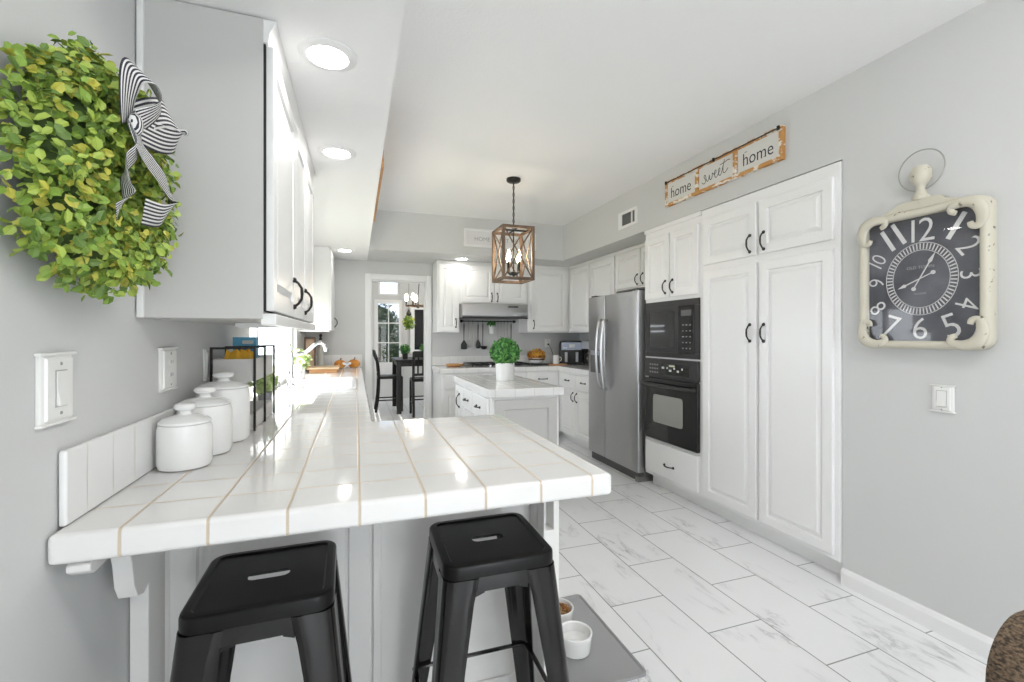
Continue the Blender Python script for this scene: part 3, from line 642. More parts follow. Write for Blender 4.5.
sk = thing('kitchen_sink', 'white drop-in sink in the left worktop below the window', 'sink', (-0.2, 3.87, 0.92))
b = NB(); cx, cy = (SX0 + SX1) / 2, (SY0 + SY1) / 2; w, h = SX1 - SX0, SY1 - SY0
rings = []
for dw, z in ((0.05, 0.9205), (0.05, 0.928), (0.03, 0.934), (-0.01, 0.934), (-0.03, 0.925), (-0.04, 0.80), (-0.07, 0.735), (-0.12, 0.725)):
    rings.append([(cx + x, cy + y, z) for x, y in rrect(w + dw, h + dw, 0.05 if dw > -0.05 else 0.04)])
loft(b, rings, cap0=False); obj('basin', b, PORC, sk)
b = NB(); lathe(b, [(0.04, 0.7255), (0.038, 0.729), (0.01, 0.728)], (cx, cy, 0), 18); obj('drain', b, CHROME, sk)

# island
isl = thing('island_cabinet', 'white kitchen island base with raised end panel in the middle of the floor', 'cabinet', (1.18, 3.7, 0))
b = NB(); box(b, 0.915, 1.44, 3.115, 4.29, 0.09, 0.858); box(b, 0.95, 1.40, 3.15, 4.25, 0, 0.09); obj('body', b, CAB, isl, bevel=0.003)
obj('end_panel', door_bm(Face((0, 3.115, 0), (1, 0, 0), (0, -1, 0)), 0.935, 1.42, 0.11, 0.84, t=0.014, fw=0.07, raised=False), CABSHADE, isl, smooth=False)
FI = Face((0.915, 0, 0), (0, 1, 0), (-1, 0, 0))
for u0, u1, hh in ((3.16, 3.62, (3.41, 0.755, False)), (3.64, 3.94, (3.80, 0.755, False))):
    add_door(isl, FI, u0, u1, 0.68, 0.845, hh, kind='drawer', slab=True, L=0.10)
add_door(isl, FI, 3.96, 4.27, 0.11, 0.845, (4.09, 0.71, True), L=0.12)
add_door(isl, FI, 3.16, 3.62, 0.11, 0.665, None); add_door(isl, FI, 3.64, 3.94, 0.11, 0.665, None)
b = cells(NB(), [0.885, 1.468], [3.08, 4.32], lambda i, j: True, 0.86, 0.92)
tag(obj('island_countertop', b, TILE2, None, bevel=0.007, seg=3, origin=(1.18, 3.7, 0.86)), 'small white tiled worktop of the kitchen island under the round topiary', 'countertop')

# ------------------------------------------------------------------ left upper cabinets
c = thing('upper_cabinet', 'large white wall cabinet in the left foreground beside the wreath', 'cabinet', (-0.4, 2.1, 1.345))
XF = -0.256
b = NB(); box(b, XL + 0.003, XF, 1.49, 2.86, 1.35, ZS - 0.003); obj('body', b, CABSHADE, c, bevel=0.002)
b = NB(); box(b, XF - 0.008, XF + 0.034, 1.492, 2.862, 1.332, 1.366); obj('light_rail', b, CAB, c, bevel=0.004)
b = NB(); prism(b, [(XF, 1.495, 2.16), (XF + 0.012, 1.495, 2.16), (XF + 0.016, 1.495, 2.19), (XF + 0.034, 1.495, ZS - 0.003), (XF, 1.495, ZS - 0.003)], (0, 1.365, 0)); obj('crown', b, CAB, c, smooth=False)
b = NB(); box(b, XL + 0.003, XL + 0.018, 1.478, 1.49, 1.35, ZS - 0.003); obj('filler_strip', b, CAB, c, bevel=0.002)
b = NB(); box(b, XF, XF + 0.006, 1.495, 2.85, 1.372, 2.155); obj('door_gap_shade', b, GAPSHADE, c)  # dark strip that paints in the shadow behind the doors
FW = Face((XF + 0.006, 0, 0), (0, 1, 0), (1, 0, 0))
add_door(c, FW, 1.505, 2.02, 1.375, 2.155, (1.955, 1.466, True), L=0.105); add_door(c, FW, 2.03, 2.43, 1.375, 2.155, (2.36, 1.462, True), L=0.105); add_door(c, FW, 2.44, 2.845, 1.375, 2.155, None)
c2 = thing('upper_cabinet', 'white wall cabinet on the far side of the sink window', 'cabinet', (-0.4, 5.5, 1.345))
b = NB(); box(b, XL + 0.003, -0.262, 5.09, YB - 0.003, 1.345, ZS - 0.003); obj('body', b, CAB, c2, bevel=0.002)
add_door(c2, Face((-0.262, 0, 0), (0, 1, 0), (1, 0, 0)), 5.10, 5.86, 1.36, 2.20, (5.80, 1.46, True))
lb = thing('under_cabinet_light', 'slim white light bar mounted under the foreground wall cabinet', 'light', (-0.36, 1.96, 1.33))
b = NB(); box(b, -0.43, -0.27, 1.95, 1.985, 1.334, 1.3495); obj('housing', b, TRIM, lb, bevel=0.003)
b = NB(); box(b, -0.42, -0.28, 1.955, 1.98, 1.331, 1.334); obj('diffuser', b, PLATEW, lb)

# ------------------------------------------------------------------ lamps
LAMPS = []
def downlight(x, y, label, r=0.092):
    t = thing('recessed_light', label, 'light', (x, y, ZS), 0, 'recessed downlights in the soffit')
    b = NB(); lathe(b, [(r, ZS), (r, ZS - 0.003), (r - 0.008, ZS - 0.007), (r * 0.70, ZS - 0.010), (r * 0.66, ZS - 0.004)], (x, y, 0), 36, cap0=False, cap1=False); obj('trim_ring', b, TRIM, t)
    b = NB(); lathe(b, [(r * 0.67, ZS - 0.004), (r * 0.4, ZS - 0.007), (0.002, ZS - 0.008)], (x, y, 0), 30, cap0=False); obj('lens', b, LENS, t)
    return t
downlight(-0.088, 1.622, 'round recessed light nearest the camera in the left soffit')
downlight(-0.091, 2.462, 'second recessed light from the camera in the left soffit')
downlight(-0.113, 5.24, 'recessed light in the left soffit beside the far wall cabinet')
downlight(1.203, 5.36, 'recessed light over the cabinets left of the range hood')

pd = thing('pendant_lantern', 'wood-frame cage lantern with lit candle bulbs hanging over the island', 'pendant light', (1.29, 3.72, ZC))
b = NB(); lathe(b, [(0.062, ZC), (0.062, ZC - 0.02), (0.05, ZC - 0.03), (0.012, ZC - 0.034)], (1.29, 3.72, 0), 24, cap0=False); obj('canopy', b, BLACK, pd)
b = NB(); z = ZC - 0.034; k = 0
while z > 2.275:
    pts = []
    for q in range(10):
        a = 2 * PI * q / 10; pts.append((1.29 + 0.008 * math.cos(a) * (k % 2), 3.72 + 0.008 * math.cos(a) * (1 - k % 2), z - 0.015 + 0.018 * math.sin(a)))
    tube(b, pts, 0.0028, 5, closed=True); z -= 0.029; k += 1
tube(b, [(1.29, 3.72, ZC - 0.03), (1.29, 3.72, 2.26)], 0.0025, 6)
obj('chain', b, BLACK, pd)
LX0, LX1, LY0, LY1, LZ0, LZ1 = 1.144, 1.430, 3.577, 3.893, 1.772, 2.228; e = 0.024
b = NB()
for x in (LX0, LX1 - e):
    for y in (LY0, LY1 - e): box(b, x, x + e, y, y + e, LZ0, LZ1)
for z in (LZ0, LZ1 - e):
    for y in (LY0, LY1 - e): box(b, LX0 + e, LX1 - e, y, y + e, z, z + e)
    for x in (LX0, LX1 - e): box(b, x, x + e, LY0 + e, LY1 - e, z, z + e)
def strut(b, p, q, w=0.007):
    tube(b, [p, q], w, 4)
for s in (0, 1):
    za, zb = (LZ0 + 0.02, LZ1 - 0.02) if s else (LZ1 - 0.02, LZ0 + 0.02)
    for y in (LY0 + e / 2, LY1 - e / 2): strut(b, (LX0 + 0.02, y, za), (LX1 - 0.02, y, zb))
    for x in (LX0 + e / 2, LX1 - e / 2): strut(b, (x, LY0 + 0.02, za), (x, LY1 - 0.02, zb))
cg = obj('cage', b, WOODR, pd, bevel=0.0015)
b = NB(); box(b, LX0 + e, LX1 - e, 3.715, 3.725, LZ1 - 0.02, LZ1 - 0.008); box(b, 1.285, 1.295, LY0 + e, LY1 - e, LZ1 - 0.02, LZ1 - 0.008); tube(b, [(1.29, 3.72, LZ1), (1.29, 3.72, 1.85)], 0.006, 8)
lathe(b, [(0.006, 1.86), (0.03, 1.85), (0.034, 1.835), (0.012, 1.822), (0.006, 1.81)], (1.29, 3.72, 0), 14); tube(b, [(1.29, 3.72, 2.29 + 0.014 * math.sin(a)) if False else (1.29 + 0.014 * math.cos(a), 3.72, 2.24 + 0.016 * math.sin(a)) for a in [2 * PI * q / 12 for q in range(12)]], 0.003, 5, closed=True)
obj('stem', b, BLACK, pd)
for k in range(4):
    a = 0.5 + k * PI / 2; x, y = 1.29 + 0.062 * math.cos(a), 3.72 + 0.062 * math.sin(a)
    b = NB(); tube(b, smooth_path([(1.29, 3.72, 1.842), (1.29 + 0.035 * math.cos(a), 3.72 + 0.035 * math.sin(a), 1.828), (x, y, 1.85)], 4), 0.004, 6)
    lathe(b, [(0.004, 1.845), (0.018, 1.852), (0.011, 1.858), (0.011, 1.935), (0.009, 1.94)], (x, y, 0), 12); cd = obj('candle_arm', b, BLACK, pd)
    b = NB(); lathe(b, [(0.008, 1.938), (0.015, 1.955), (0.019, 1.975), (0.016, 2.0), (0.008, 2.025), (0.002, 2.04)], (x, y, 0), 12); obj('bulb', b, BULB, cd)
pl = bpy.data.lights.new('pendant_lamp', 'POINT'); pl.energy = 1.6; pl.color = (1, 0.84, 0.64); pl.shadow_soft_size = 0.05
po = bpy.data.objects.new('pendant_lamp', pl); COL.objects.link(po); po.parent = pd; po.location = (0, 0, 1.985 - ZC)

for lx, ly, lab in ((1.25, 0.10, 'added round fill light on the ceiling overhead, just behind the viewer'), (0.75, -1.7, 'added round fill light on the ceiling nearest the added patio door')):  # unseen ceiling lights added to brighten the room
    fl = thing('added_fill_light', lab, 'light', (lx, ly, ZC))
    b = NB(); lathe(b, [(0.20, ZC), (0.205, ZC - 0.02), (0.20, ZC - 0.035)], (lx, ly, 0), 36, cap0=False, cap1=False); obj('rim', b, TRIM, fl)
    b = NB(); lathe(b, [(0.196, ZC - 0.03), (0.18, ZC - 0.075), (0.13, ZC - 0.11), (0.06, ZC - 0.128), (0.002, ZC - 0.132)], (lx, ly, 0), 36, cap0=False); obj('diffuser', b, FILLDOME, fl)

# ------------------------------------------------------------------ bar stools
def make_stool(label):
    t = thing('bar_stool', label, 'stool', (0, 0, 0), 0, 'black metal stools at the bar')
    H, W, r = 0.72, 0.305, 0.040; K = 6
    # seat: pressed pan with a raised rim, folded lip and a hand slot
    b = NB(); rings = []
    for ins, z in ((0.002, H - 0.036), (0.0, H - 0.035), (0.0, H - 0.010), (0.002, H - 0.004), (0.007, H - 0.0006), (0.013, H), (0.021, H), (0.024, H - 0.003), (0.026, H - 0.0045)):
        rings.append([(x, y, z) for x, y in rrect(W - 2 * ins, W - 2 * ins, max(0.012, r - ins), K)])
    def slot(sx, sy, z): return [(x, y, z) for x, y in rrect(sx, sy, sy / 2 * 0.98, K)]
    rings.append(slot(0.094, 0.035, H - 0.0045)); rings.append(slot(0.094, 0.035, H - 0.007))
    loft(b, rings, False, False); obj('seat', b, SEATM, t, local=True, ang=0.45)
    # apron under the seat
    b = NB(); rr = []
    for ins, z in ((0.004, H - 0.030), (0.003, H - 0.036), (0.001, H - 0.072), (0.004, H - 0.072), (0.006, H - 0.030)):
        rr.append([(x, y, z) for x, y in rrect(W - 2 * ins, W - 2 * ins, r, K)])
    loft(b, rr, False, False); obj('apron', b, GUN, t, local=True, ang=0.9)
    splay = 0.100
    def leg(sx, sy):
        b = NB(); rings = []
        for z, w in ((H - 0.037, 0.086), (H - 0.10, 0.076), (H - 0.25, 0.066), (0.25, 0.054), (0.012, 0.040)):
            c = W / 2 + 0.0005 + (H - 0.037 - z) * splay; q = 0.030; prof = []
            prof += [(c, c - w), (c + 0.0025, c - w * 0.84), (c, c - w * 0.70), (c, c - q)]
            for k in range(1, 6):
                a = math.radians(90 * k / 6); prof.append((c - q + q * math.cos(a), c - q + q * math.sin(a)))
            prof += [(c - q, c), (c - w * 0.70, c), (c - w * 0.84, c + 0.0025), (c - w, c)]
            inner = [(x - 0.005, y - 0.005) for x, y in prof[::-1]]
            rings.append([(sx * x, sy * y, z) for x, y in prof + inner])
        loft(b, rings); o = obj('leg', b, GUN, t, local=True, ang=0.9)
        c = W / 2 + (H - 0.045) * splay - 0.018
        bb = NB(); lathe(bb, [(0.020, 0), (0.022, 0.004), (0.020, 0.016)], (sx * c, sy * c, 0), 12); obj('foot_cap', bb, BLKPL, o, local=True)
        if sy > 0: return
        bb = NB(); q = W / 2 - 0.006; prism(bb, [(sx * (q - 0.085), sy * q, H - 0.040), (sx * (q - 0.105), sy * q, H - 0.052), (sx * (q - 0.098), sy * q, H - 0.078), (sx * (q - 0.075), sy * q, H - 0.086)], (0, -sy * 0.008, 0)); obj('bracket', bb, GUN, o, local=True)
    for sx in (-1, 1):
        for sy in (-1, 1): leg(sx, sy)
    c = W / 2 + (H - 0.25) * splay - 0.012
    for p, q in (((-c, c), (c, c)), ((c, -c), (c, c)), ((-c, -c), (-c, c))):
        b = NB(); tube(b, [(p[0], p[1], 0.25), (q[0], q[1], 0.25)], 0.008, 8, flat=0.6); obj('stretcher', b, GUN, t, local=True)
    return t
st = make_stool('black metal stool on the left, near the panelled end of the bar')
st.location = (-0.202, 1.250, 0); st.rotation_euler = (0, 0, math.radians(1))
dup(st, (0.362, 1.273, 0), math.radians(-0.5), label='black metal stool on the right, beside the pet bowls')

# pet mat and bowls
b = NB(); rings = [[(0.865 + x, 1.76 + y, z) for x, y in rrect(0.385 - 2 * i, 0.565 - 2 * i, 0.02)] for i, z in ((0, 0.001), (0, 0.012), (0.006, 0.012), (0.010, 0.005))]
loft(b, rings); tag(obj('feeding_mat', b, MATG, None, origin=(0.865, 1.76, 0), ang=0.9), 'grey silicone feeding mat on the floor beside the bar', 'mat')
def bowl(x, y, label):
    t = thing('pet_bowl', label, 'bowl', (x, y, 0.005), 0, 'white bowls on the feeding mat')
    z = 0.0055; b = NB(); lathe(b, [(0.045, z), (0.060, z + 0.004), (0.068, z + 0.06), (0.070, z + 0.068), (0.070, z + 0.078), (0.066, z + 0.080), (0.062, z + 0.076), (0.058, z + 0.04), (0.04, z + 0.02), (0.001, z + 0.018)], (x, y, 0), 36, cap0=True, cap1=True); obj('dish', b, CERAM, t)
    return t
bowl(0.855, 1.69, 'empty white ramekin bowl on the feeding mat, nearer the camera')
bw = bowl(0.86, 1.87, 'white ramekin bowl filled with brown kibble on the feeding mat')
b = NB(); rng = random.Random(3)
for k in range(220):
    a = rng.uniform(0, 2 * PI); rr = 0.058 * math.sqrt(rng.random()); z = 0.058 + 0.016 * (1 - (rr / 0.058) ** 2) + rng.uniform(0, 0.008); s = 0.0048
    m0 = len(b.verts); g = bmesh.ops.create_icosphere(b, subdivisions=1, radius=s, matrix=Matrix.Translation((0.86 + rr * math.cos(a), 1.87 + rr * math.sin(a), z)))
    mi = rng.randrange(3)
    for f in {f for v in g['verts'] for f in v.link_faces}: f.material_index = mi
lathe(b, [(0.058, 0.048), (0.001, 0.055)], (0.86, 1.87, 0), 20)
o = obj('kibble', b, KIB, None, origin=(0.86, 1.87, 0.05)); tag(o, 'brown and rust kibble heaped in the rear white bowl', 'pet food', kind='stuff')

# ------------------------------------------------------------------ woven chair at the lower right
ch = thing('woven_chair', 'brown woven-back chair at the lower right corner with its back to the kitchen', 'chair', (1.455, 0.3, 0))
b = NB(); rings = []
for ins, yy in ((0.02, 0.462), (0.006, 0.468), (0.0, 0.485), (0.0, 0.525), (0.006, 0.540), (0.02, 0.546)):
    rings.append([(1.455 + x, yy + max(0, (0.2 - z)) * 0.0, 0.535 + z + 0.02 * (1 - ((x) / 0.30) ** 2)) for x, z in rrect(0.60 - 2 * ins, 0.40 - 2 * ins, 0.10, 8)])
loft(b, rings); obj('backrest', b, WEAVE, ch, label='rounded woven brown backrest')
b = NB(); loft(b, [[(1.455 + x, 0.26 + y, z) for x, y in rrect(0.56 - 2 * i, 0.50 - 2 * i, 0.06)] for i, z in ((0.02, 0.38), (0, 0.40), (0, 0.45), (0.02, 0.47))]); obj('seat', b, WEAVE, ch)
for x in (1.22, 1.69):
    for y in (0.06, 0.47):
        b = NB(); tube(b, [(x, y, 0.0), (x, y, 0.40)], [0.014, 0.022], 10); obj('leg', b, DWOOD, ch)

# ------------------------------------------------------------------ wall clock
FC = Face((XR, 0, 0), (0, 1, 0), (-1, 0, 0))
YC, ZCk, CW, CH = 1.333, 1.556, 0.498, 0.628
ck = thing('wall_clock', 'large cream distressed pocket-watch style wall clock with dark dial', 'clock', (XR, YC, ZCk))
b = NB(); rings = []
for ins, n in ((0.004, 0.001), (0.0, 0.008), (0.0, 0.045), (0.006, 0.058), (0.016, 0.064), (0.030, 0.060), (0.036, 0.050), (0.036, 0.030)):
    rings.append([FC.p(YC + x, ZCk + z, n) for x, z in rrect(CW - 2 * ins, CH - 2 * ins, 0.050 if ins < 0.025 else 0.012, 8)])
loft(b, rings, True, False); obj('frame', b, CREAM, ck, ang=1.0)
b = NB(); fbox(b, FC, YC - CW / 2 + 0.035, YC + CW / 2 - 0.035, ZCk - CH / 2 + 0.035, ZCk + CH / 2 - 0.035, 0.020, 0.032); dl = obj('dial', b, DIAL, ck)
b = NB()
numer = {12: (0.010, 0.218, 0, 0.150, 0.92), 1: (0.130, 0.208, -0.52, 0.175, 1.2), 2: (0.172, 0.118, -1.0, 0.125, 0.85), 3: (0.178, 0.0, -1.45, 0.105, 0.95), 4: (0.168, -0.122, -1.9, 0.12, 0.8), 5: (0.112, -0.212, 0.35, 0.15, 0.95),
         6: (0.0, -0.222, 0, 0.14, 0.95), 7: (-0.115, -0.212, -0.35, 0.15, 0.9), 8: (-0.174, -0.122, -0.9, 0.11, 0.9), 9: (-0.180, 0.0, 1.45, 0.10, 0.9), 10: (-0.174, 0.105, 1.0, 0.10, 0.85), 11: (-0.108, 0.206, 0.50, 0.165, 1.25)}
for k, (x, y, rot, sz, nar) in numer.items():
    merge(b, put_on(text_bm(str(k).replace('1', 'I'), sz, 0.0012, nar, offset=-0.001), FC, YC - x, ZCk + y, 0.0335, rot, flip=-1))
obj('numerals', b, DIALW, dl, smooth=False)
b = NB(); R0, R1 = 0.112, 0.134
for k in range(60):
    a = 2 * PI * k / 60; ca, sa = math.cos(a), math.sin(a); q = 0.0022; n = 0.033
    p = [(R0 * ca - q * sa, R0 * sa + q * ca), (R1 * ca - q * sa, R1 * sa + q * ca), (R1 * ca + q * sa, R1 * sa - q * ca), (R0 * ca + q * sa, R0 * sa - q * ca)]
    loft(b, [[FC.p(YC + x, ZCk + z * 1.18, nn) for x, z in p] for nn in (0.0325, 0.0338)])
for rr in (R0 - 0.003, R1 + 0.003): tube(b, [FC.p(YC + rr * math.cos(a), ZCk + 1.18 * rr * math.sin(a), 0.033) for a in [2 * PI * k / 48 for k in range(48)]], 0.0014, 4, closed=True)
obj('minute_ring', b, DIALW, dl, smooth=False)
b = NB(); merge(b, put_on(text_bm('OLD TOWN', 0.019, 0.001), FC, YC, ZCk + 0.052, 0.0335, 0, flip=-1)); merge(b, put_on(text_bm('CLOCKS', 0.012, 0.001), FC, YC, ZCk - 0.066, 0.0335, 0, flip=-1)); obj('dial_lettering', b, GREYINK, dl, smooth=False)
def hand(ang, L, tail):
    b = NB(); d = (-math.sin(ang), math.cos(ang))      # u runs to the viewer's left
    P = lambda s, w: FC.p(YC + d[0] * s + d[1] * w, ZCk + d[1] * s - d[0] * w, 0.037)
    poly = [P(-tail, -0.002), (P(L * 0.6, -0.0025)), P(L * 0.68, -0.008), P(L * 0.8, -0.005), P(L, 0), P(L * 0.8, 0.005), P(L * 0.68, 0.008), P(L * 0.6, 0.0025), P(-tail, 0.002)]
    prism(b, poly, FC.N * 0.0015); lathe(b, [(0.009, -0.0005), (0.009, 0.002)], P(-tail, 0), 12, axis='X'); return b
obj('hand', hand(math.radians(28), 0.125, 0.05), DIALW, ck, label='long white minute hand pointing at one'); obj('hand', hand(math.radians(245), 0.095, 0.055), DIALW, ck, label='short white hour hand pointing at eight')
b = NB(); fbox(b, FC, YC - CW / 2 + 0.035, YC + CW / 2 - 0.035, ZCk - CH / 2 + 0.035, ZCk + CH / 2 - 0.035, 0.044, 0.046); obj('glass', b, GLASS, ck, smooth=False)
# scrolled corner brackets
for sx in (-1, 1):
    for sz in (-1, 1):
        b = NB(); cx, cz = YC + sx * (CW / 2 - 0.030), ZCk + sz * (CH / 2 - 0.030); pts = []; rad = []
        path = [(-0.075, -0.030, 0.010), (-0.090, -0.022, 0.013), (-0.094, -0.006, 0.014), (-0.078, 0.006, 0.018), (-0.045, 0.010, 0.022), (-0.010, -0.004, 0.026), (0.008, -0.040, 0.023), (0.006, -0.078, 0.018), (-0.006, -0.096, 0.014), (-0.024, -0.092, 0.013), (-0.030, -0.076, 0.010)]
        P3 = smooth_path([FC.p(cx + sx * x, cz + sz * z, 0.062) for x, z, r_ in path], 4)
        rs = []
        for i in range(len(P3)):
            q = i / 4; k0 = min(int(q), len(path) - 1); k1 = min(k0 + 1, len(path) - 1); rs.append(path[k0][2] + (path[k1][2] - path[k0][2]) * (q - k0))
        tube(b, P3, rs, 10, flat=1.0)
        for w in b.verts: w.co.x = XR - 0.062 + (w.co.x - (XR - 0.062)) * 0.55
        obj('corner_scroll', b, CREAM, ck, ang=1.2)
b = NB(); zt = ZCk + CH / 2
prism(b, [FC.p(YC + u, zt + v, 0.008) for u, v in ((-0.145, -0.002), (-0.135, 0.012), (-0.105, 0.016), (-0.085, 0.034), (-0.075, 0.040), (0.075, 0.040), (0.085, 0.034), (0.105, 0.016), (0.135, 0.012), (0.145, -0.002))], FC.N * 0.042); obj('pediment', b, CREAM, ck, bevel=0.004)
b = NB(); c0 = FC.p(YC, zt + 0.039, 0.028)
lathe(b, [(0.028, 0.0), (0.032, 0.014), (0.022, 0.026), (0.016, 0.05), (0.020, 0.066), (0.032, 0.080), (0.040, 0.105), (0.038, 0.130), (0.026, 0.150), (0.004, 0.156)], c0, 20); obj('finial', b, CREAM, ck)
b = NB(); tube(b, [FC.p(YC + 0.088 * math.cos(a), zt + 0.172 + 0.090 * math.sin(a), 0.028) for a in [2 * PI * k / 40 for k in range(40)]], 0.0028, 6, closed=True); obj('wire_ring', b, WIRE, ck)

# ------------------------------------------------------------------ signs, vent, switches
sg = thing('wall_sign', 'long wooden home sweet home sign high on the wall above the pantry', 'sign', (XR, 2.574, 2.45))
S0, S1, SZ0, SZ1 = 2.034, 3.114, 2.352, 2.556
b = NB(); fbox(b, FC, S0 + 0.005, S1 - 0.005, SZ0 + 0.005, SZ1 - 0.005, 0.001, 0.016); obj('back_board', b, WOODL, sg)
b = NB(); w = 0.024
fbox(b, FC, S0, S1, SZ0, SZ0 + w, 0.001, 0.030); fbox(b, FC, S0, S1, SZ1 - w, SZ1, 0.001, 0.030); fbox(b, FC, S0, S0 + w, SZ0 + w, SZ1 - w, 0.001, 0.030); fbox(b, FC, S1 - w, S1, SZ0 + w, SZ1 - w, 0.001, 0.030)
TT = [S0 + (S1 - S0) * k / 3 for k in range(4)]
for k in (1, 2): fbox(b, FC, TT[k] - 0.014, TT[k] + 0.014, SZ0 + w, SZ1 - w, 0.001, 0.030)
obj('frame', b, DIST, sg, bevel=0.002)
b = NB()
tube(b, [FC.p(S0 + 0.01, SZ1 - 0.014, 0.036), FC.p(S1 - 0.01, SZ1 - 0.014, 0.036)], 0.0045, 6)
for u in (S0 + 0.02, TT[1] + 0.18, S1 - 0.02): lathe(b, [(0.009, -0.012), (0.009, 0.012)], FC.p(u, SZ1 - 0.014, 0.036), 8)
obj('hanging_rod', b, BLACK, sg)
for k in range(3):
    b = NB(); fbox(b, FC, TT[k] + 0.022, TT[k + 1] - 0.022, SZ0 + w, SZ1 - w, 0.016, 0.021); pl_ = obj('panel', b, PAPER, sg)
    u = (TT[k] + TT[k + 1]) / 2; v = (SZ0 + SZ1) / 2 - 0.004; b = NB()
    if k != 1:
        merge(b, put_on(text_bm('home', 0.118, 0.001, 0.88, offset=-0.0006), FC, u, v, 0.0215, 0, flip=-1))
        for sx_, vv in ((0.086, -0.038), (0.062, -0.038), (-0.05, -0.038), (0.096, 0.045)): fbox(b, FC, u + sx_ - 0.012, u + sx_ + 0.006, v + vv, v + vv + 0.003, 0.021, 0.022)
    else:
        S = [[(-0.128, -0.030), (-0.112, -0.044), (-0.094, -0.036), (-0.096, -0.014), (-0.108, 0.006), (-0.100, 0.020), (-0.092, 0.010)],
             [(-0.092, 0.010), (-0.084, -0.020), (-0.074, -0.036), (-0.062, -0.022), (-0.056, 0.004), (-0.052, -0.024), (-0.040, -0.034), (-0.028, -0.014), (-0.026, 0.010), (-0.018, 0.002), (-0.006, -0.006), (0.010, 0.006), (0.006, 0.022), (-0.004, 0.010), (-0.002, -0.024), (0.012, -0.034), (0.028, -0.016), (0.044, 0.004), (0.042, 0.024), (0.032, 0.012), (0.034, -0.022), (0.048, -0.032), (0.062, -0.010), (0.078, 0.040), (0.086, 0.070), (0.074, 0.020), (0.076, -0.020), (0.092, -0.026), (0.118, -0.002)],
             [(0.046, 0.044), (0.080, 0.048), (0.120, 0.056), (0.136, 0.050)]]
        for s_ in S: tube(b, [FC.p(u - x, v + y * 0.95, 0.0215) for x, y, _ in [(p.x, p.y, 0) for p in smooth_path([(x, y, 0) for x, y in s_], 5)]], 0.0024, 4)
    obj('lettering', b, INK, pl_, smooth=False)

FS = Face((0, 5.10, 0), (1, 0, 0), (0, -1, 0))
s2 = thing('framed_sign', 'white framed lettered sign on the soffit behind the pendant lantern', 'sign', (1.6, 5.10, 2.42))
b = NB()
for (u0, u1, v0, v1) in ((1.165, 2.045, 2.325, 2.35), (1.165, 2.045, 2.505, 2.53), (1.165, 1.19, 2.35, 2.505), (2.02, 2.045, 2.35, 2.505)): fbox(b, FS, u0, u1, v0, v1, 0.001, 0.028)
obj('frame', b, TRIM, s2, bevel=0.002)
b = NB(); fbox(b, FS, 1.19, 2.02, 2.35, 2.505, 0.001, 0.010); o = obj('panel', b, mat('pale_sign_board', (0.72, 0.72, 0.72), 0.6), s2)
b = NB(); merge(b, put_on(text_bm('HOME SWEET HOME', 0.068, 0.001), FS, 1.605, 2.42, 0.0105)); obj('lettering', b, GREYINK, o, smooth=False)

s3 = thing('wood_framed_sign', 'thin brown wooden frame on the side of the left soffit', 'sign', (0.13, 3.38, 2.4))
b = NB()
for (a, c_, d, e_) in ((2.72, 4.04, 2.268, 2.292), (2.72, 4.04, 2.55, 2.574), (2.72, 2.744, 2.292, 2.55), (4.016, 4.04, 2.292, 2.55)): box(b, 0.1305, 0.152, a, c_, d, e_)
obj('frame', b, WOOD, s3, bevel=0.002)
b = NB(); box(b, 0.1305, 0.138, 2.744, 4.016, 2.292, 2.55); obj('panel', b, PAPER, s3)

vt = thing('air_vent', 'white wall vent with dark louvers beside the long sign', 'vent', (XR, 3.69, 2.405))
b = NB()
for (u0, u1, v0, v1) in ((3.535, 3.85, 2.325, 2.352), (3.535, 3.85, 2.458, 2.485), (3.535, 3.575, 2.352, 2.458), (3.785, 3.85, 2.352, 2.458), (3.615, 3.632, 2.352, 2.458)): fbox(b, FC, u0, u1, v0, v1, 0.0005, 0.010)
obj('frame', b, TRIM, vt, bevel=0.002)
b = NB(); fbox(b, FC, 3.575, 3.785, 2.352, 2.458, 0.0005, 0.002); obj('duct', b, GREYP, vt)
b = NB()
for k in range(11): fbox(b, FC, 3.578 + k * 0.0195, 3.581 + k * 0.0195, 2.352, 2.458, 0.002, 0.008)
obj('louvers', b, mat('grey_louver', (0.25, 0.25, 0.25), 0.5), vt)

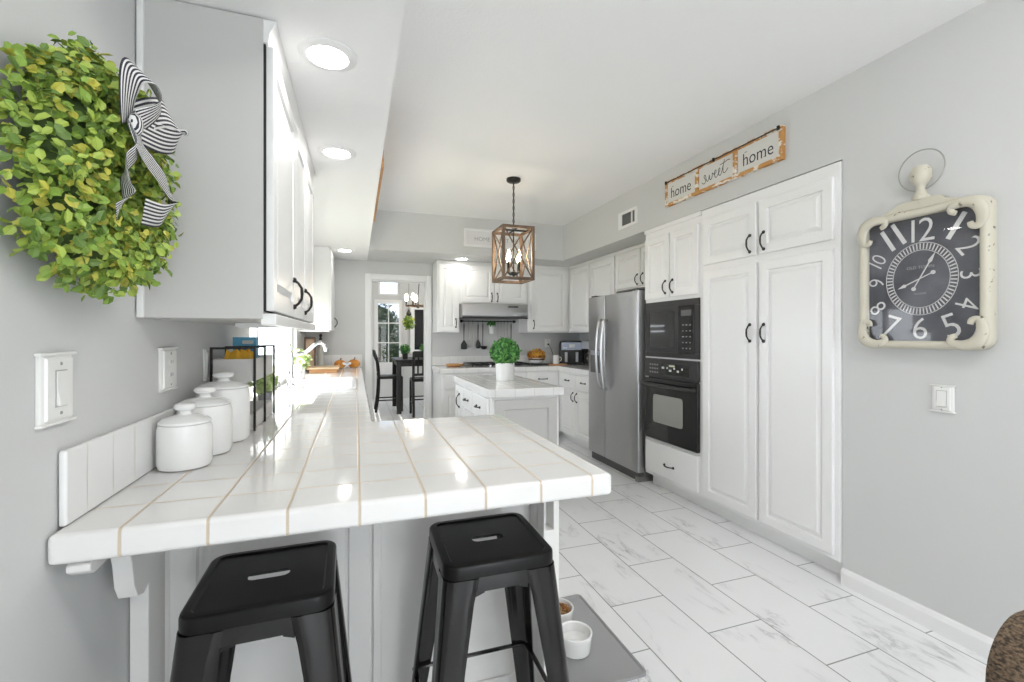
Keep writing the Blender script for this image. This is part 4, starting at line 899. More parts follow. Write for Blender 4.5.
FLW = Face((XL, 0, 0), (0, 1, 0), (1, 0, 0))
def wall_plate(f, u0, u1, v0, v1, label, kind, flip=False):
    t = thing('light_switch' if kind == 'switch' else 'power_outlet', label, 'light switch' if kind == 'switch' else 'outlet', f.p((u0 + u1) / 2, (v0 + v1) / 2, 0))
    b = NB(); rings = [[f.p(u0 + i, v0 + i, n), f.p(u1 - i, v0 + i, n), f.p(u1 - i, v1 - i, n), f.p(u0 + i, v1 - i, n)] for i, n in ((0, 0.0008), (0, 0.004), (0.004, 0.007), (0.010, 0.009), (0.012, 0.013), (0.018, 0.0135))]
    loft(b, rings); p = obj('plate', b, PLATEW, t, smooth=False)
    # moulded lip along the top and bottom
    for va in (v1 - 0.006, v0): b = NB(); fbox(b, f, u0 - 0.006, u1 + 0.006, va, va + 0.006, 0.0008, 0.012); obj('lip', b, PLATEW, p, bevel=0.002)
    cu, cv = (u0 + u1) / 2, (v0 + v1) / 2
    if kind == 'switch':
        b = NB(); fbox(b, f, cu - 0.019, cu + 0.019, cv - 0.036, cv + 0.036, 0.0135, 0.0142); obj('surround', b, mat('plate_shadow_line', (0.45, 0.45, 0.44), 0.5), t)
        b = NB(); prism(b, [f.p(cu - 0.0165, cv - 0.0335, 0.0142), f.p(cu - 0.0165, cv - 0.0335, 0.021), f.p(cu - 0.0165, cv, 0.0165), f.p(cu - 0.0165, cv + 0.0335, 0.0165), f.p(cu - 0.0165, cv + 0.0335, 0.0142)], f.U * 0.033); obj('rocker', b, PLATEW, t, bevel=0.001)
    else:
        for s in (-1, 1):
            b = NB(); loft(b, [[f.p(cu + x, cv + s * 0.02 + z, n) for x, z in rrect(0.034, 0.028, 0.012)] for n in (0.0135, 0.016)]); so = obj('socket', b, PLATEW, t, smooth=False)
            b = NB()
            for q in (-0.007, 0.007): fbox(b, f, cu + q - 0.0014, cu + q + 0.0014, cv + s * 0.02 - 0.002, cv + s * 0.02 + 0.008, 0.016, 0.0164)
            obj('slots', b, GREYP, so)
    b = NB()
    for s in (-1, 1): lathe(b, [(0.0035, 0.0), (0.003, 0.0015)], f.p(cu, cv + s * 0.048, 0.0135), 8, axis='X' if abs(f.N.x) > 0.5 else 'Y')
    obj('screw', b, WIRE, t)
    return t
wall_plate(FLW, 1.078, 1.182, 1.128, 1.268, 'white rocker switch on the left wall nearest the camera, below the wreath', 'switch')
wall_plate(FLW, 1.630, 1.750, 1.130, 1.265, 'white outlet on the left wall above the canisters', 'outlet')
wall_plate(FLW, 2.05, 2.14, 1.128, 1.250, 'white switch plate on the left wall behind the tiered tray', 'switch')
wall_plate(FC, 1.225, 1.305, 0.968, 1.088, 'white rocker switch on the right wall below the clock', 'switch')
FBW = Face((0, YB, 0), (1, 0, 0), (0, -1, 0))
o = wall_plate(FBW, 2.50, 2.59, 1.145, 1.262, 'white outlet on the back wall beside the air fryer', 'outlet')
b = NB(); lathe(b, [(0.014, -0.03), (0.013, -0.017)], (2.545, YB, 1.183), 10, axis='Y'); obj('plug', b, BLKPL, o, label='black plug')
b = NB(); tube(b, smooth_path([(2.548, YB - 0.04, 1.18), (2.57, YB - 0.06, 1.12), (2.60, YB - 0.08, 1.02), (2.625, YB - 0.09, 0.96), (2.64, YB - 0.10, 0.9265)], 6), 0.004, 6); obj('power_cord', b, CABLE, o, label='brown cord running down to the counter')

# ------------------------------------------------------------------ wreath
wr = thing('wreath', 'round green boxwood wreath with striped ribbon on the left wall', 'wreath', (XL, 1.09, 1.63))
CW_ = V(-0.497, 1.150, 1.622); RM, rm = 0.143, 0.080
b = NB(); tube(b, [CW_ + V(0.0, RM * math.cos(a), RM * math.sin(a)) for a in [2 * PI * k / 30 for k in range(30)]], 0.045, 10, closed=True); obj('core', b, mat('dark_moss', (0.06, 0.10, 0.025), 0.9), wr)
b = NB(); rng = random.Random(11)
for k in range(1050):
    a = rng.uniform(0, 2 * PI); ph = rng.uniform(-2.2, 2.2) ; rad = V(0, math.cos(a), math.sin(a)); out = rad * math.sin(ph) + V(1, 0, 0) * math.cos(ph)
    base = CW_ + rad * RM + V(out.x * 0.030, out.y * 0.042, out.z * 0.042)
    d = (out + V(rng.uniform(-.6, .6), rng.uniform(-.6, .6), rng.uniform(-.6, .6))).normalized(); L = rng.uniform(0.040, 0.066)
    warm = rng.random()
    wts = [3, 3, 1, 1.6] if warm < 0.6 else ([2, 3, 4, 0.5] if warm < 0.85 else [3, 1, 0.3, 4])
    for q in range(6):
        c_ = base + d * L * (0.35 + 0.13 * q) ; 
        if c_.x < XL + 0.006: continue
        nn = d.cross(V(rng.uniform(-1, 1), rng.uniform(-1, 1), rng.uniform(-1, 1))) + d * 0.5 + V(0.35, -0.2, 0.3)
        leaf_cluster(b, c_, nn, 0.0205, wts, rng)
foliage_obj('foliage', b, LEAF, wr)
def ribbon(name, pts, wdir, w, parent, k=7):
    """a strip along pts, width along wdir (a vector per point)"""
    P = smooth_path(pts, k); D = smooth_path([tuple(V(*d).normalized()) for d in wdir], k); b = NB(); uvl = b.loops.layers.uv.new('UVMap'); M_ = 4; rows = []
    for i, (p, d) in enumerate(zip(P, D)):
        d = d.normalized(); rows.append([b.verts.new(p + d * w * (j / M_ - 0.5)) for j in range(M_ + 1)])
    for i in range(len(rows) - 1):
        for j in range(M_):
            f = b.faces.new((rows[i][j], rows[i][j + 1], rows[i + 1][j + 1], rows[i + 1][j]))
            for lp, (ii, jj) in zip(f.loops, ((i, j), (i, j + 1), (i + 1, j + 1), (i + 1, j))): lp[uvl].uv = (ii / 10, jj / M_)
    off = root_of(parent).location; bmesh.ops.translate(b, verts=b.verts[:], vec=-off)
    me = bpy.data.meshes.new(name); b.to_mesh(me); b.free(); me.materials.append(STRIPE)
    for p in me.polygons: p.use_smooth = True
    o = bpy.data.objects.new(name, me); COL.objects.link(o); o.parent = parent
    sm = o.modifiers.new('solid', 'SOLIDIFY'); sm.thickness = 0.001
    return o
kx, ky, kz = -0.408, 1.045, 1.700
def yz_ribbon(name, pts, w, twist):
    P = [V(*p) for p in pts]; D = []
    for i in range(len(P)):
        t = (P[min(i + 1, len(P) - 1)] - P[max(i - 1, 0)]).normalized(); d = t.cross(V(1, 0, 0))
        d = (d.normalized() if d.length > 0.1 else V(0, 1, 0)); D.append(tuple(d + V(twist[i], 0, 0)))
    ribbon(name, pts, D, w, wr)
yz_ribbon('bow_loop', [(kx, 1.045, 1.702), (kx + 0.012, 1.020, 1.745), (kx + 0.020, 1.022, 1.790), (kx + 0.030, 1.055, 1.796), (kx + 0.038, 1.092, 1.762), (kx + 0.014, 1.062, 1.715)], 0.046, (0, 0.2, 0.5, 1.0, 0.3, 0))
yz_ribbon('bow_loop', [(kx, 1.048, 1.706), (kx + 0.018, 1.106, 1.750), (kx + 0.024, 1.170, 1.778), (kx + 0.022, 1.232, 1.775), (kx + 0.026, 1.226, 1.745), (kx + 0.022, 1.150, 1.715), (kx + 0.012, 1.053, 1.698)], 0.058, (0, 0.2, 0.3, 0.9, 0.5, 0.2, 0))
yz_ribbon('ribbon_tail', [(kx + 0.012, 1.040, 1.697), (kx + 0.02, 1.036, 1.650), (kx + 0.018, 1.000, 1.612), (kx + 0.016, 1.000, 1.583), (kx + 0.012, 1.020, 1.560), (kx + 0.006, 0.992, 1.520)], 0.042, (0, 0.3, 0.3, 0.8, 1.2, 0.3))
yz_ribbon('ribbon_tail', [(kx + 0.014, 1.040, 1.695), (kx + 0.022, 1.050, 1.655), (kx + 0.024, 1.106, 1.638), (kx + 0.022, 1.175, 1.622), (kx + 0.018, 1.220, 1.598), (kx + 0.014, 1.175, 1.560), (kx + 0.012, 1.085, 1.545)], 0.052, (0, 0.2, 0.2, 0.2, 0.8, 0.4, 0.2))
b = NB(); g = bmesh.ops.create_icosphere(b, subdivisions=2, radius=0.017, matrix=Matrix.Translation((kx + 0.014, ky, kz)) @ Matrix.Diagonal((0.7, 1, 1.25, 1))); uvl = b.loops.layers.uv.new('UVMap')
for f in b.faces:
    for lp in f.loops: lp[uvl].uv = (0, (lp.vert.co.y - ky) * 22)
obj('bow_knot', b, STRIPE, wr)

# ------------------------------------------------------------------ canisters and things on the left worktop
def canister(x, y, r, h, label):
    t = thing('canister', label, 'canister', (x, y, 0.9205), 0, 'white lidded canisters'); z = 0.9205; b = NB()
    lathe(b, [(r * 0.80, z), (r * 0.94, z + 0.004), (r, z + 0.018), (r, z + h * 0.80), (r * 0.985, z + h * 0.90), (r * 0.95, z + h * 0.97), (r * 0.93, z + h), (r * 0.86, z + h), (r * 0.85, z + h * 0.9), (r * 0.85, z + 0.02), (0.001, z + 0.015)], (x, y, 0), 40); obj('jar', b, CERAM, t)
    b = NB(); q = z + h + 0.0005
    lathe(b, [(r * 0.90, q), (r * 0.95, q + 0.003), (r * 0.94, q + 0.008), (r * 0.80, q + 0.016), (r * 0.5, q + 0.023), (r * 0.26, q + 0.026), (r * 0.20, q + 0.032), (r * 0.22, q + 0.036), (r * 0.36, q + 0.041), (r * 0.41, q + 0.048), (r * 0.36, q + 0.056), (r * 0.2, q + 0.060), (0.001, q + 0.061)], (x, y, 0), 40); obj('lid', b, CERAM, t)
    return t
canister(-0.470, 1.560, 0.068, 0.126, 'smallest white lidded canister, nearest the camera')
canister(-0.464, 1.722, 0.0765, 0.156, 'middle-sized white lidded canister between two others')
canister(-0.456, 1.905, 0.084, 0.190, 'tallest white lidded canister, next to the tiered tray')

tr = thing('tiered_tray', 'two-tier grey wooden tray with black wire frame behind the canisters', 'tray', (-0.465, 2.3, 0.9205))
TX0, TX1, TY0, TY1 = -0.528, -0.388, 2.06, 2.50
def tray_box(z0, z1):
    b = NB(); rings = []
    for ins, z in ((0.0, z0), (0.0, z1), (0.008, z1), (0.008, z0 + 0.010)): rings.append([(TX0 + ins, TY0 + ins, z), (TX1 - ins, TY0 + ins, z), (TX1 - ins, TY1 - ins, z), (TX0 + ins, TY1 - ins, z)])
    loft(b, rings); return b
obj('tier', tray_box(1.118, 1.208), TIERM, tr, smooth=False); obj('tier', tray_box(0.924, 0.985), TIERM, tr, smooth=False)
for y in (TY0 - 0.005, 2.27, TY1 + 0.005):
    b = NB(); x0, x1 = TX0 - 0.005, TX1 + 0.005; s = 0.0042
    for x in (x0, x1): box(b, x - s, x + s, y - s, y + s, 0.9206, 1.256)
    box(b, x0 + s, x1 - s, y - s, y + s, 1.256 - 2 * s, 1.256)
    if abs(y - 2.27) < 0.01: box(b, x0 + s, x1 - s, y - s, y + s, 0.9206, 0.9206 + 0.003)
    obj('wire_loop', b, BLACK, tr)
bx = thing('snack_box', 'blue printed box standing in the top tier of the tray', 'box', (-0.48, 2.36, 1.128))
b = NB(); box(b, -0.522, -0.428, 2.33, 2.385, 1.1285, 1.295); obj('carton', b, BLUEB, bx, bevel=0.001)
b = NB(); fl = Face((0, 2.33, 0), (1, 0, 0), (0, -1, 0)); loft(b, [[fl.p(-0.462 + x, 1.272 + z, n) for x, z in rrect(0.045, 0.016, 0.005)] for n in (0.0003, 0.0012)]); obj('print_patch', b, PAPER, bx)
b = NB(); rng = random.Random(5)
for k in range(3):
    x = -0.475 + 0.022 * k; y = 2.16 + 0.03 * k; pts = [[(x + 0.05 * u * (1 - 0.15 * abs(v_)) - 0.01, y + 0.012 * (1 - abs(v_)) * s_ + 0.02 * v_, 1.1285 + 0.055 * (v_ + 1) + 0.008 * math.sin(7 * u + k)) for u in (-0.6, -0.3, 0, 0.3, 0.6)] for v_, s_ in ((-1, 1), (-0.5, 1), (0, 1), (0.5, 1), (1, 1), (0.5, -1), (0, -1), (-0.5, -1))]
    loft(b, pts + [pts[0]], False, False, closed=False)
tag(obj('snack_bag', b, YEL, None, origin=(-0.46, 2.18, 1.13)), 'crumpled orange snack bag in the top tier of the tray', 'bag')
def potted(name, label, x, y, z, pr, ph, R, n, sz, mats, wts, potm, cat='plant', squash=1.0, lift=0.8, seed=2, taper=0.85):
    t = thing(name, label, cat, (x, y, z)); b = NB()
    lathe(b, [(pr * taper, z + 0.0005), (pr * (taper + 0.02), z + 0.004), (pr, z + ph * 0.96), (pr, z + ph), (pr * 0.9, z + ph), (pr * 0.88, z + ph * 0.85), (0.001, z + ph * 0.85)], (x, y, 0), 28); obj('pot', b, potm, t)
    leaf_ball('foliage', (x, y, z + ph + R * lift * squash), R, n, sz, mats, wts, t, squash, seed=seed)
    b = NB(); tube(b, [(x, y, z + ph * 0.85), (x, y, z + ph + R * 0.5)], 0.008, 6); obj('stem', b, TWIG, t)
    return t
potted('potted_herb', 'small pale green herb in a grey pot beyond the tiered tray', -0.468, 2.78, 0.9205, 0.036, 0.075, 0.062, 160, 0.028, PALEG, [2, 2], mat('grey_pot', (0.3, 0.3, 0.32), 0.6))
potted('potted_herb', 'leafy pale green plant behind the faucet on the far side of the sink', -0.48, 4.48, 0.9205, 0.05, 0.10, 0.085, 260, 0.036, PALEG, [2, 2], CERAM, seed=4)
# faucet
fa = thing('kitchen_faucet', 'chrome kitchen faucet with curved spout reaching over the sink', 'faucet', (-0.455, 3.74, 0.9205))
x, y = -0.458, 3.76; b = NB(); lathe(b, [(0.030, 0.9207), (0.030, 0.93), (0.020, 0.94), (0.017, 0.97), (0.022, 0.985), (0.016, 1.0), (0.015, 1.13), (0.020, 1.14), (0.018, 1.165), (0.010, 1.18)], (x, y, 0), 20); obj('body', b, CHROME, fa)
b = NB(); sp = [(-0.458, 3.76, 1.15), (-0.42, 3.76, 1.165), (-0.37, 3.76, 1.172), (-0.33, 3.76, 1.20), (-0.295, 3.76, 1.235), (-0.262, 3.76, 1.248), (-0.235, 3.76, 1.236), (-0.218, 3.76, 1.20)]
tube(b, smooth_path(sp, 5), 0.013, 12); lathe(b, [(0.015, -0.02), (0.017, 0.0), (0.013, 0.012)], (-0.216, 3.76, 1.20), 14); obj('spout', b, CHROME, fa)
b = NB(); tube(b, smooth_path([(x, y, 1.175), (x - 0.004, y - 0.01, 1.20), (x - 0.01, y - 0.02, 1.25)], 4), [0.008] * 8 + [0.006], 8); obj('lever', b, CHROME, fa)
b = NB(); lathe(b, [(0.02, 0.9207), (0.02, 0.93), (0.011, 0.94), (0.010, 1.0), (0.015, 1.01), (0.012, 1.05), (0.004, 1.055)], (-0.458, 3.60, 0), 16); obj('side_spray', b, CHROME, fa)
sb = thing('soap_bottle', 'white soap bottle with small dark label beside the faucet', 'bottle', (-0.44, 3.98, 0.9205))
b = NB(); lathe(b, [(0.034, 0.9207), (0.037, 0.93), (0.037, 1.05), (0.030, 1.068), (0.014, 1.078), (0.013, 1.09), (0.004, 1.092)], (-0.44, 3.98, 0), 22); obj('body', b, PORC, sb)
b = NB(); box(b, -0.428, -0.404, 3.9425, 3.947, 0.975, 1.02); obj('label', b, GREYINK, sb)
b = NB(); tube(b, smooth_path([(-0.44, 3.98, 1.09), (-0.44, 3.98, 1.112), (-0.425, 3.98, 1.118), (-0.405, 3.98, 1.112)], 4), 0.006, 8); obj('pump', b, PORC, sb)
# far end of left worktop
rs = thing('wooden_riser', 'light wooden serving riser at the far end of the left worktop', 'riser', (-0.32, 5.2, 0.9205))
b = NB(); box(b, -0.475, -0.165, 5.05, 5.40, 0.955, 0.975); obj('board', b, WOODL, rs, bevel=0.004)
for yy in (5.07, 5.36): b = NB(); box(b, -0.455, -0.185, yy, yy + 0.02, 0.9207, 0.955); obj('foot_rail', b, WOOD, rs, bevel=0.002)
for xx in (-0.47, -0.18): b = NB(); box(b, xx, xx + 0.01, 5.12, 5.33, 0.975, 0.99); obj('grip', b, WOOD, rs, bevel=0.002)
def pumpkin(x, y, z, R, label, grp=None):
    t = thing('pumpkin', label, 'pumpkin', (x, y, z), 0, grp); b = NB(); rings = []
    for i in range(1, 12):
        ph = PI * i / 12; ring = []
        for k in range(32):
            a = 2 * PI * k / 32; rr = R * math.sin(ph) * (1 + 0.07 * math.cos(8 * a)); ring.append((x + rr * math.cos(a), y + rr * math.sin(a), z + 0.001 + R * 0.8 - R * 0.8 * math.cos(ph)))
        rings.append(ring)
    loft(b, rings); obj('rind', b, ORANGE, t)
    b = NB(); tube(b, [(x, y, z + R * 1.5), (x + 0.004, y, z + R * 1.75), (x + 0.012, y, z + R * 1.95)], [0.009, 0.006, 0.007], 7); obj('stem', b, TWIG, t)
    return t
pumpkin(-0.175, 5.70, 0.9205, 0.062, 'left orange pumpkin of the pair near the doorway'); pumpkin(-0.022, 5.72, 0.9205, 0.064, 'right orange pumpkin of the pair near the doorway')
bo = NB()
for s_ in (-1, 1):
    bmesh.ops.create_icosphere(bo, subdivisions=2, radius=0.026, matrix=Matrix.Translation((-0.10 + s_ * 0.026, 5.617, 0.978)) @ Matrix.Rotation(s_ * -0.5, 4, 'Y') @ Matrix.Diagonal((1.0, 0.35, 0.62, 1)))
    tube(bo, smooth_path([(-0.10, 5.617, 0.965), (-0.10 + s_ * 0.018, 5.61, 0.945), (-0.10 + s_ * 0.028, 5.60, 0.9295)], 4), 0.008, 6, flat=0.5)
g = bmesh.ops.create_icosphere(bo, subdivisions=2, radius=0.012, matrix=Matrix.Translation((-0.10, 5.617, 0.963)))
tag(obj('bow', bo, PORC, None, origin=(-0.1, 5.62, 0.9265)), 'small white bow between the two orange pumpkins', 'bow')
ob = thing('oil_bottle', 'tall pale glass bottle with black stopper behind the sink spout', 'bottle', (-0.37, 5.62, 0.9205))
b = NB(); lathe(b, [(0.030, 0.9207), (0.033, 0.93), (0.033, 1.10), (0.026, 1.14), (0.014, 1.18), (0.013, 1.25), (0.016, 1.252)], (-0.385, 5.66, 0), 20); obj('body', b, mat('pale_glass_bottle', (0.66, 0.66, 0.60), 0.1), ob)
b = NB(); lathe(b, [(0.017, 1.252), (0.017, 1.27), (0.010, 1.285), (0.018, 1.30), (0.014, 1.318), (0.003, 1.325)], (-0.385, 5.66, 0), 16); obj('stopper', b, BLKPL, ob)
pf = thing('picture_frame', 'small wooden framed picture standing under the far left wall cabinet', 'picture frame', (-0.5, 5.3, 0.9205))
b = NB(); fp = Face((0, 5.45, 0), (1, 0, 0), (0, -1, 0))
for (u0, u1, v0, v1) in ((-0.535, -0.42, 0.9207, 0.94), (-0.535, -0.42, 1.265, 1.285), (-0.535, -0.518, 0.94, 1.265), (-0.437, -0.42, 0.94, 1.265)): fbox(b, fp, u0, u1, v0, v1, 0, 0.018)
obj('frame', b, WOODR, pf, bevel=0.002)
b = NB(); fbox(b, fp, -0.518, -0.437, 0.94, 1.265, 0.001, 0.008); obj('picture', b, noise_mat('pink_brown_print', (0.62, 0.48, 0.40), (0.45, 0.25, 0.15), 18, 0.6), pf)

# ------------------------------------------------------------------ things on the back worktop
ZT = 0.9205
ck2 = thing('cooktop', 'black gas cooktop with grates set on the back worktop', 'cooktop', (1.70, 5.56, ZT))
b = NB(); loft(b, [[(1.69 + x, 5.56 + y, z) for x, y in rrect(0.78 - 2 * i, 0.50 - 2 * i, 0.02)] for i, z in ((0, ZT), (0, ZT + 0.006), (0.01, ZT + 0.010))]); obj('glass_top', b, STEELD, ck2)
for sx in (-0.25, 0, 0.25):
    b = NB(); x0, x1, y0_, y1_ = 1.69 + sx - 0.115, 1.69 + sx + 0.115, 5.33, 5.79
    for x in (x0, (x0 + x1) / 2, x1): box(b, x - 0.006, x + 0.006, y0_, y1_, ZT + 0.026, ZT + 0.040)
    for y in (y0_, 5.44, 5.56, 5.68, y1_): box(b, x0, x1, y - 0.006, y + 0.006, ZT + 0.024, ZT + 0.039)
    for x in (x0, x1):
        for y in (y0_, y1_): box(b, x - 0.006, x + 0.006, y - 0.006, y + 0.006, ZT + 0.0105, ZT + 0.026)
    obj('grate', b, BLACK, ck2)
    for y in (5.45, 5.67): b = NB(); lathe(b, [(0.045, ZT + 0.0102), (0.045, ZT + 0.016), (0.03, ZT + 0.02), (0.001, ZT + 0.021)], (1.69 + sx, y, 0), 18); obj('burner', b, BLKPL, ck2)
for k in range(5):
    b = NB(); lathe(b, [(0.017, ZT + 0.0102), (0.016, ZT + 0.026), (0.013, ZT + 0.03), (0.001, ZT + 0.031)], (1.55 + k * 0.07, 5.317, 0), 14); obj('knob', b, CHROME, ck2)
b = NB(); t = thing('wooden_dish', 'shallow amber wooden dish left of the cooktop', 'dish', (1.15, 5.55, ZT)); lathe(b, [(0.075, ZT + 0.0002), (0.105, ZT + 0.018), (0.112, ZT + 0.034), (0.106, ZT + 0.034), (0.095, ZT + 0.02), (0.001, ZT + 0.010)], (1.15, 5.55, 0), 28); obj('dish', b, WOOD, t)
# flowers, cup, board, air fryer, coffee maker
bd = box(NB(), 2.38, 2.60, 5.36, 5.50, ZT, ZT + 0.016); tag(obj('cutting_board', bd, WOOD, None, bevel=0.004, origin=(2.52, 5.52, ZT)), 'orange-brown wooden board lying in front of the air fryer', 'board')
tray = box(NB(), 2.095, 2.37, 5.44, 5.70, ZT, ZT + 0.012); tag(obj('dark_tray', tray, BLKPL, None, bevel=0.003, origin=(2.2, 5.57, ZT)), 'flat black tray under the potted orange flowers', 'tray')
fp_ = thing('flower_pot', 'bunch of orange autumn flowers in a white bowl on the back worktop', 'flowers', (2.24, 5.58, ZT + 0.013))
b = NB(); z = ZT + 0.0128; lathe(b, [(0.05, z), (0.085, z + 0.02), (0.10, z + 0.065), (0.105, z + 0.08), (0.095, z + 0.08), (0.08, z + 0.03), (0.001, z + 0.02)], (2.25, 5.57, 0), 26); obj('bowl', b, CERAM, fp_)
b = NB(); lathe(b, [(0.103, z + 0.052), (0.108, z + 0.055), (0.108, z + 0.068), (0.105, z + 0.072)], (2.25, 5.57, 0), 26, cap0=False, cap1=False); obj('band', b, WOODR, fp_)
leaf_ball('foliage', (2.25, 5.57, z + 0.115), 0.115, 420, 0.034, ORFL, [3, 1.5, 1.6], fp_, 0.62, seed=8)
cup = thing('mug', 'small white mug on the wooden board by the outlet', 'mug', (2.47, 5.43, ZT + 0.017)); z = ZT + 0.0165
b = NB(); lathe(b, [(0.034, z), (0.040, z + 0.006), (0.044, z + 0.11), (0.041, z + 0.11), (0.037, z + 0.02), (0.001, z + 0.012)], (2.47, 5.43, 0), 24); obj('body', b, CERAM, cup)
b = NB(); tube(b, smooth_path([(2.512, 5.43, z + 0.09), (2.54, 5.43, z + 0.08), (2.54, 5.43, z + 0.045), (2.510, 5.43, z + 0.03)], 4), 0.006, 7); obj('handle', b, CERAM, cup)
af = thing('air_fryer', 'black two-basket air fryer with silver panel in the counter corner', 'air fryer', (2.76, 5.66, ZT))
AX0, AX1, AY0, AY1, AZ1 = 2.578, 2.905, 5.52, 5.83, 1.235; cxa, cya = (AX0 + AX1) / 2, (AY0 + AY1) / 2
b = NB(); loft(b, [[(cxa + x, cya + y, z) for x, y in rrect(AX1 - AX0 - 2 * i, AY1 - AY0 - 2 * i, 0.035)] for i, z in ((0.01, ZT + 0.0002), (0, ZT + 0.012), (0, AZ1 - 0.03), (0.008, AZ1 - 0.008), (0.03, AZ1))]); obj('body', b, BLKPL, af)
fa_ = Face((0, AY0, 0), (1, 0, 0), (0, -1, 0))
b = NB(); fbox(b, fa_, AX0 + 0.03, AX1 - 0.03, 1.115, 1.215, 0.0, 0.006); cp = obj('control_panel', b, mat('pale_blue_panel', (0.42, 0.47, 0.58), 0.25, 0.3), af, bevel=0.003)
b = NB(); fbox(b, fa_, cxa - 0.03, cxa + 0.04, 1.145, 1.19, 0.006, 0.007)
for k in range(3): fbox(b, fa_, AX0 + 0.05 + 0.02 * k, AX0 + 0.062 + 0.02 * k, 1.135, 1.15, 0.006, 0.007)
obj('display', b, BTN, cp)
for x0_ in (AX0 + 0.025, cxa + 0.004):
    x1_ = x0_ + (AX1 - AX0) / 2 - 0.03; b = NB(); fbox(b, fa_, x0_, x1_, ZT + 0.02, 1.10, 0.0, 0.008); bk = obj('basket', b, BLKPL, af, bevel=0.004)
    xm = (x0_ + x1_) / 2; b = NB(); fbox(b, fa_, xm - 0.018, xm + 0.018, ZT + 0.035, 1.085, 0.008, 0.040); obj('handle', b, SILVERP, bk, bevel=0.005)
af.rotation_euler = (0, 0, math.radians(-25)); af.location = (2.795, 5.60, ZT)
cm = thing('coffee_maker', 'dark coffee maker mostly hidden behind the refrigerator edge', 'coffee maker', (2.90, 5.2, ZT))
b = NB(); box(b, 2.80, 3.0, 5.12, 5.36, ZT, ZT + 0.03); obj('base', b, BLKPL, cm, bevel=0.004)
b = NB(); box(b, 2.92, 3.0, 5.12, 5.36, ZT + 0.03, 1.24); obj('column', b, BLKPL, cm, bevel=0.006)
b = NB(); box(b, 2.80, 2.92, 5.12, 5.36, 1.13, 1.24); obj('brew_head', b, SILVERP, cm, bevel=0.006)
b = NB(); lathe(b, [(0.05, ZT + 0.0305), (0.055, ZT + 0.05), (0.055, ZT + 0.12), (0.04, ZT + 0.155), (0.042, ZT + 0.16)], (2.855, 5.24, 0), 20); obj('carafe', b, BLKGL, cm)

# utensil rail
ra = thing('utensil_rail', 'black wall rail with hooks below the range hood', 'rail', (1.68, 5.86, 1.49))
b = NB(); tube(b, [(1.29, 5.845, 1.495), (2.06, 5.845, 1.495)], 0.007, 8); obj('bar', b, BLACK, ra)
b = NB()
for x in (1.31, 2.04): lathe(b, [(0.02, -0.002), (0.02, -0.008), (0.008, -0.012), (0.008, -0.035)], (x, YB, 1.495), 12, axis='Y'); lathe(b, [(0.014, -0.012), (0.014, 0.012)], (x, 5.845, 1.495), 10)
obj('bracket', b, BLACK, ra)
HX = [1.335, 1.40, 1.455, 1.525, 1.59, 1.80, 1.845, 1.89, 1.94, 1.985]
def s_hook(x): return smooth_path([(x, 5.845, 1.506), (x, 5.835, 1.505), (x, 5.833, 1.49), (x, 5.834, 1.47), (x, 5.83, 1.462), (x, 5.822, 1.466)], 3)
for x in HX: b = NB(); tube(b, s_hook(x), 0.0025, 5); obj('hook', b, BLACK, ra)
def utensil(x, kind, m, L, label):
    t = thing('hanging_utensil', label, 'utensil', (x, 5.83, 1.46), 0, 'utensils on the rail below the hood'); y = 5.826; z0 = 1.462
    b = NB(); tube(b, [(x + 0.007 * math.cos(a), y, z0 - 0.008 + 0.010 * math.sin(a)) for a in [2 * PI * k / 10 for k in range(10)]], 0.0025, 5, closed=True)
    tube(b, [(x, y, z0 - 0.017), (x, y, z0 - 0.09), (x, y + 0.004, z0 - L)], [0.008, 0.006, 0.004], 8); obj('handle', b, m, t)
    b = NB(); zb = z0 - L
    if kind == 'spoon':
        loft(b, [[(x + w * math.cos(a), y + 0.004 - 0.012 * (w / 0.034) + 0.004 * math.sin(a), z) for a in [2 * PI * k / 12 for k in range(12)]] for w, z in ((0.004, zb + 0.005), (0.018, zb - 0.02), (0.030, zb - 0.05), (0.034, zb - 0.075), (0.030, zb - 0.10), (0.014, zb - 0.115))])
    elif kind == 'turner':
        loft(b, [[(x + sx * w, y + 0.004 + d, z) for sx, d in ((-1, -0.002), (1, -0.002), (1, 0.002), (-1, 0.002))] for w, z in ((0.006, zb + 0.004), (0.022, zb - 0.02), (0.040, zb - 0.05), (0.042, zb - 0.10), (0.036, zb - 0.115))])
    elif kind == 'ladle':
        lathe(b, [(0.006, -0.045), (0.028, -0.038), (0.042, -0.018), (0.046, 0.0), (0.042, 0.0), (0.036, -0.02), (0.004, -0.038)], (x + 0.008, y - 0.018, zb - 0.055), 20)
        tube(b, [(x, y + 0.004, zb + 0.004), (x + 0.002, y + 0.012, zb - 0.03), (x + 0.004, y + 0.016, zb - 0.056)], 0.004, 6)
    elif kind == 'whisk':
        for k in range(5):
            a = PI * k / 5; tube(b, [(x + 0.022 * q * math.cos(a), y + 0.022 * q * math.sin(a) * 0.5, zb - d) for q, d in ((0.1, 0), (0.7, 0.03), (1, 0.065), (0.7, 0.095), (0, 0.105), (-0.7, 0.095), (-1, 0.065), (-0.7, 0.03), (-0.1, 0))], 0.0014, 4)
    elif kind == 'masher':
        tube(b, [(x - 0.03, y, zb - 0.05), (x - 0.02, y, zb - 0.01), (x, y, zb + 0.004), (x + 0.02, y, zb - 0.01), (x + 0.03, y, zb - 0.05)], 0.0025, 5); box(b, x - 0.032, x + 0.032, y - 0.012, y + 0.012, zb - 0.058, zb - 0.052)
    obj('head', b, m, t); return t
PALEM = mat('pale_steel_utensil', (0.55, 0.54, 0.52), 0.3, 0.8)
utensil(1.335, 'turner', BLKPL, 0.22, 'black slotted turner at the left end of the utensil rail')
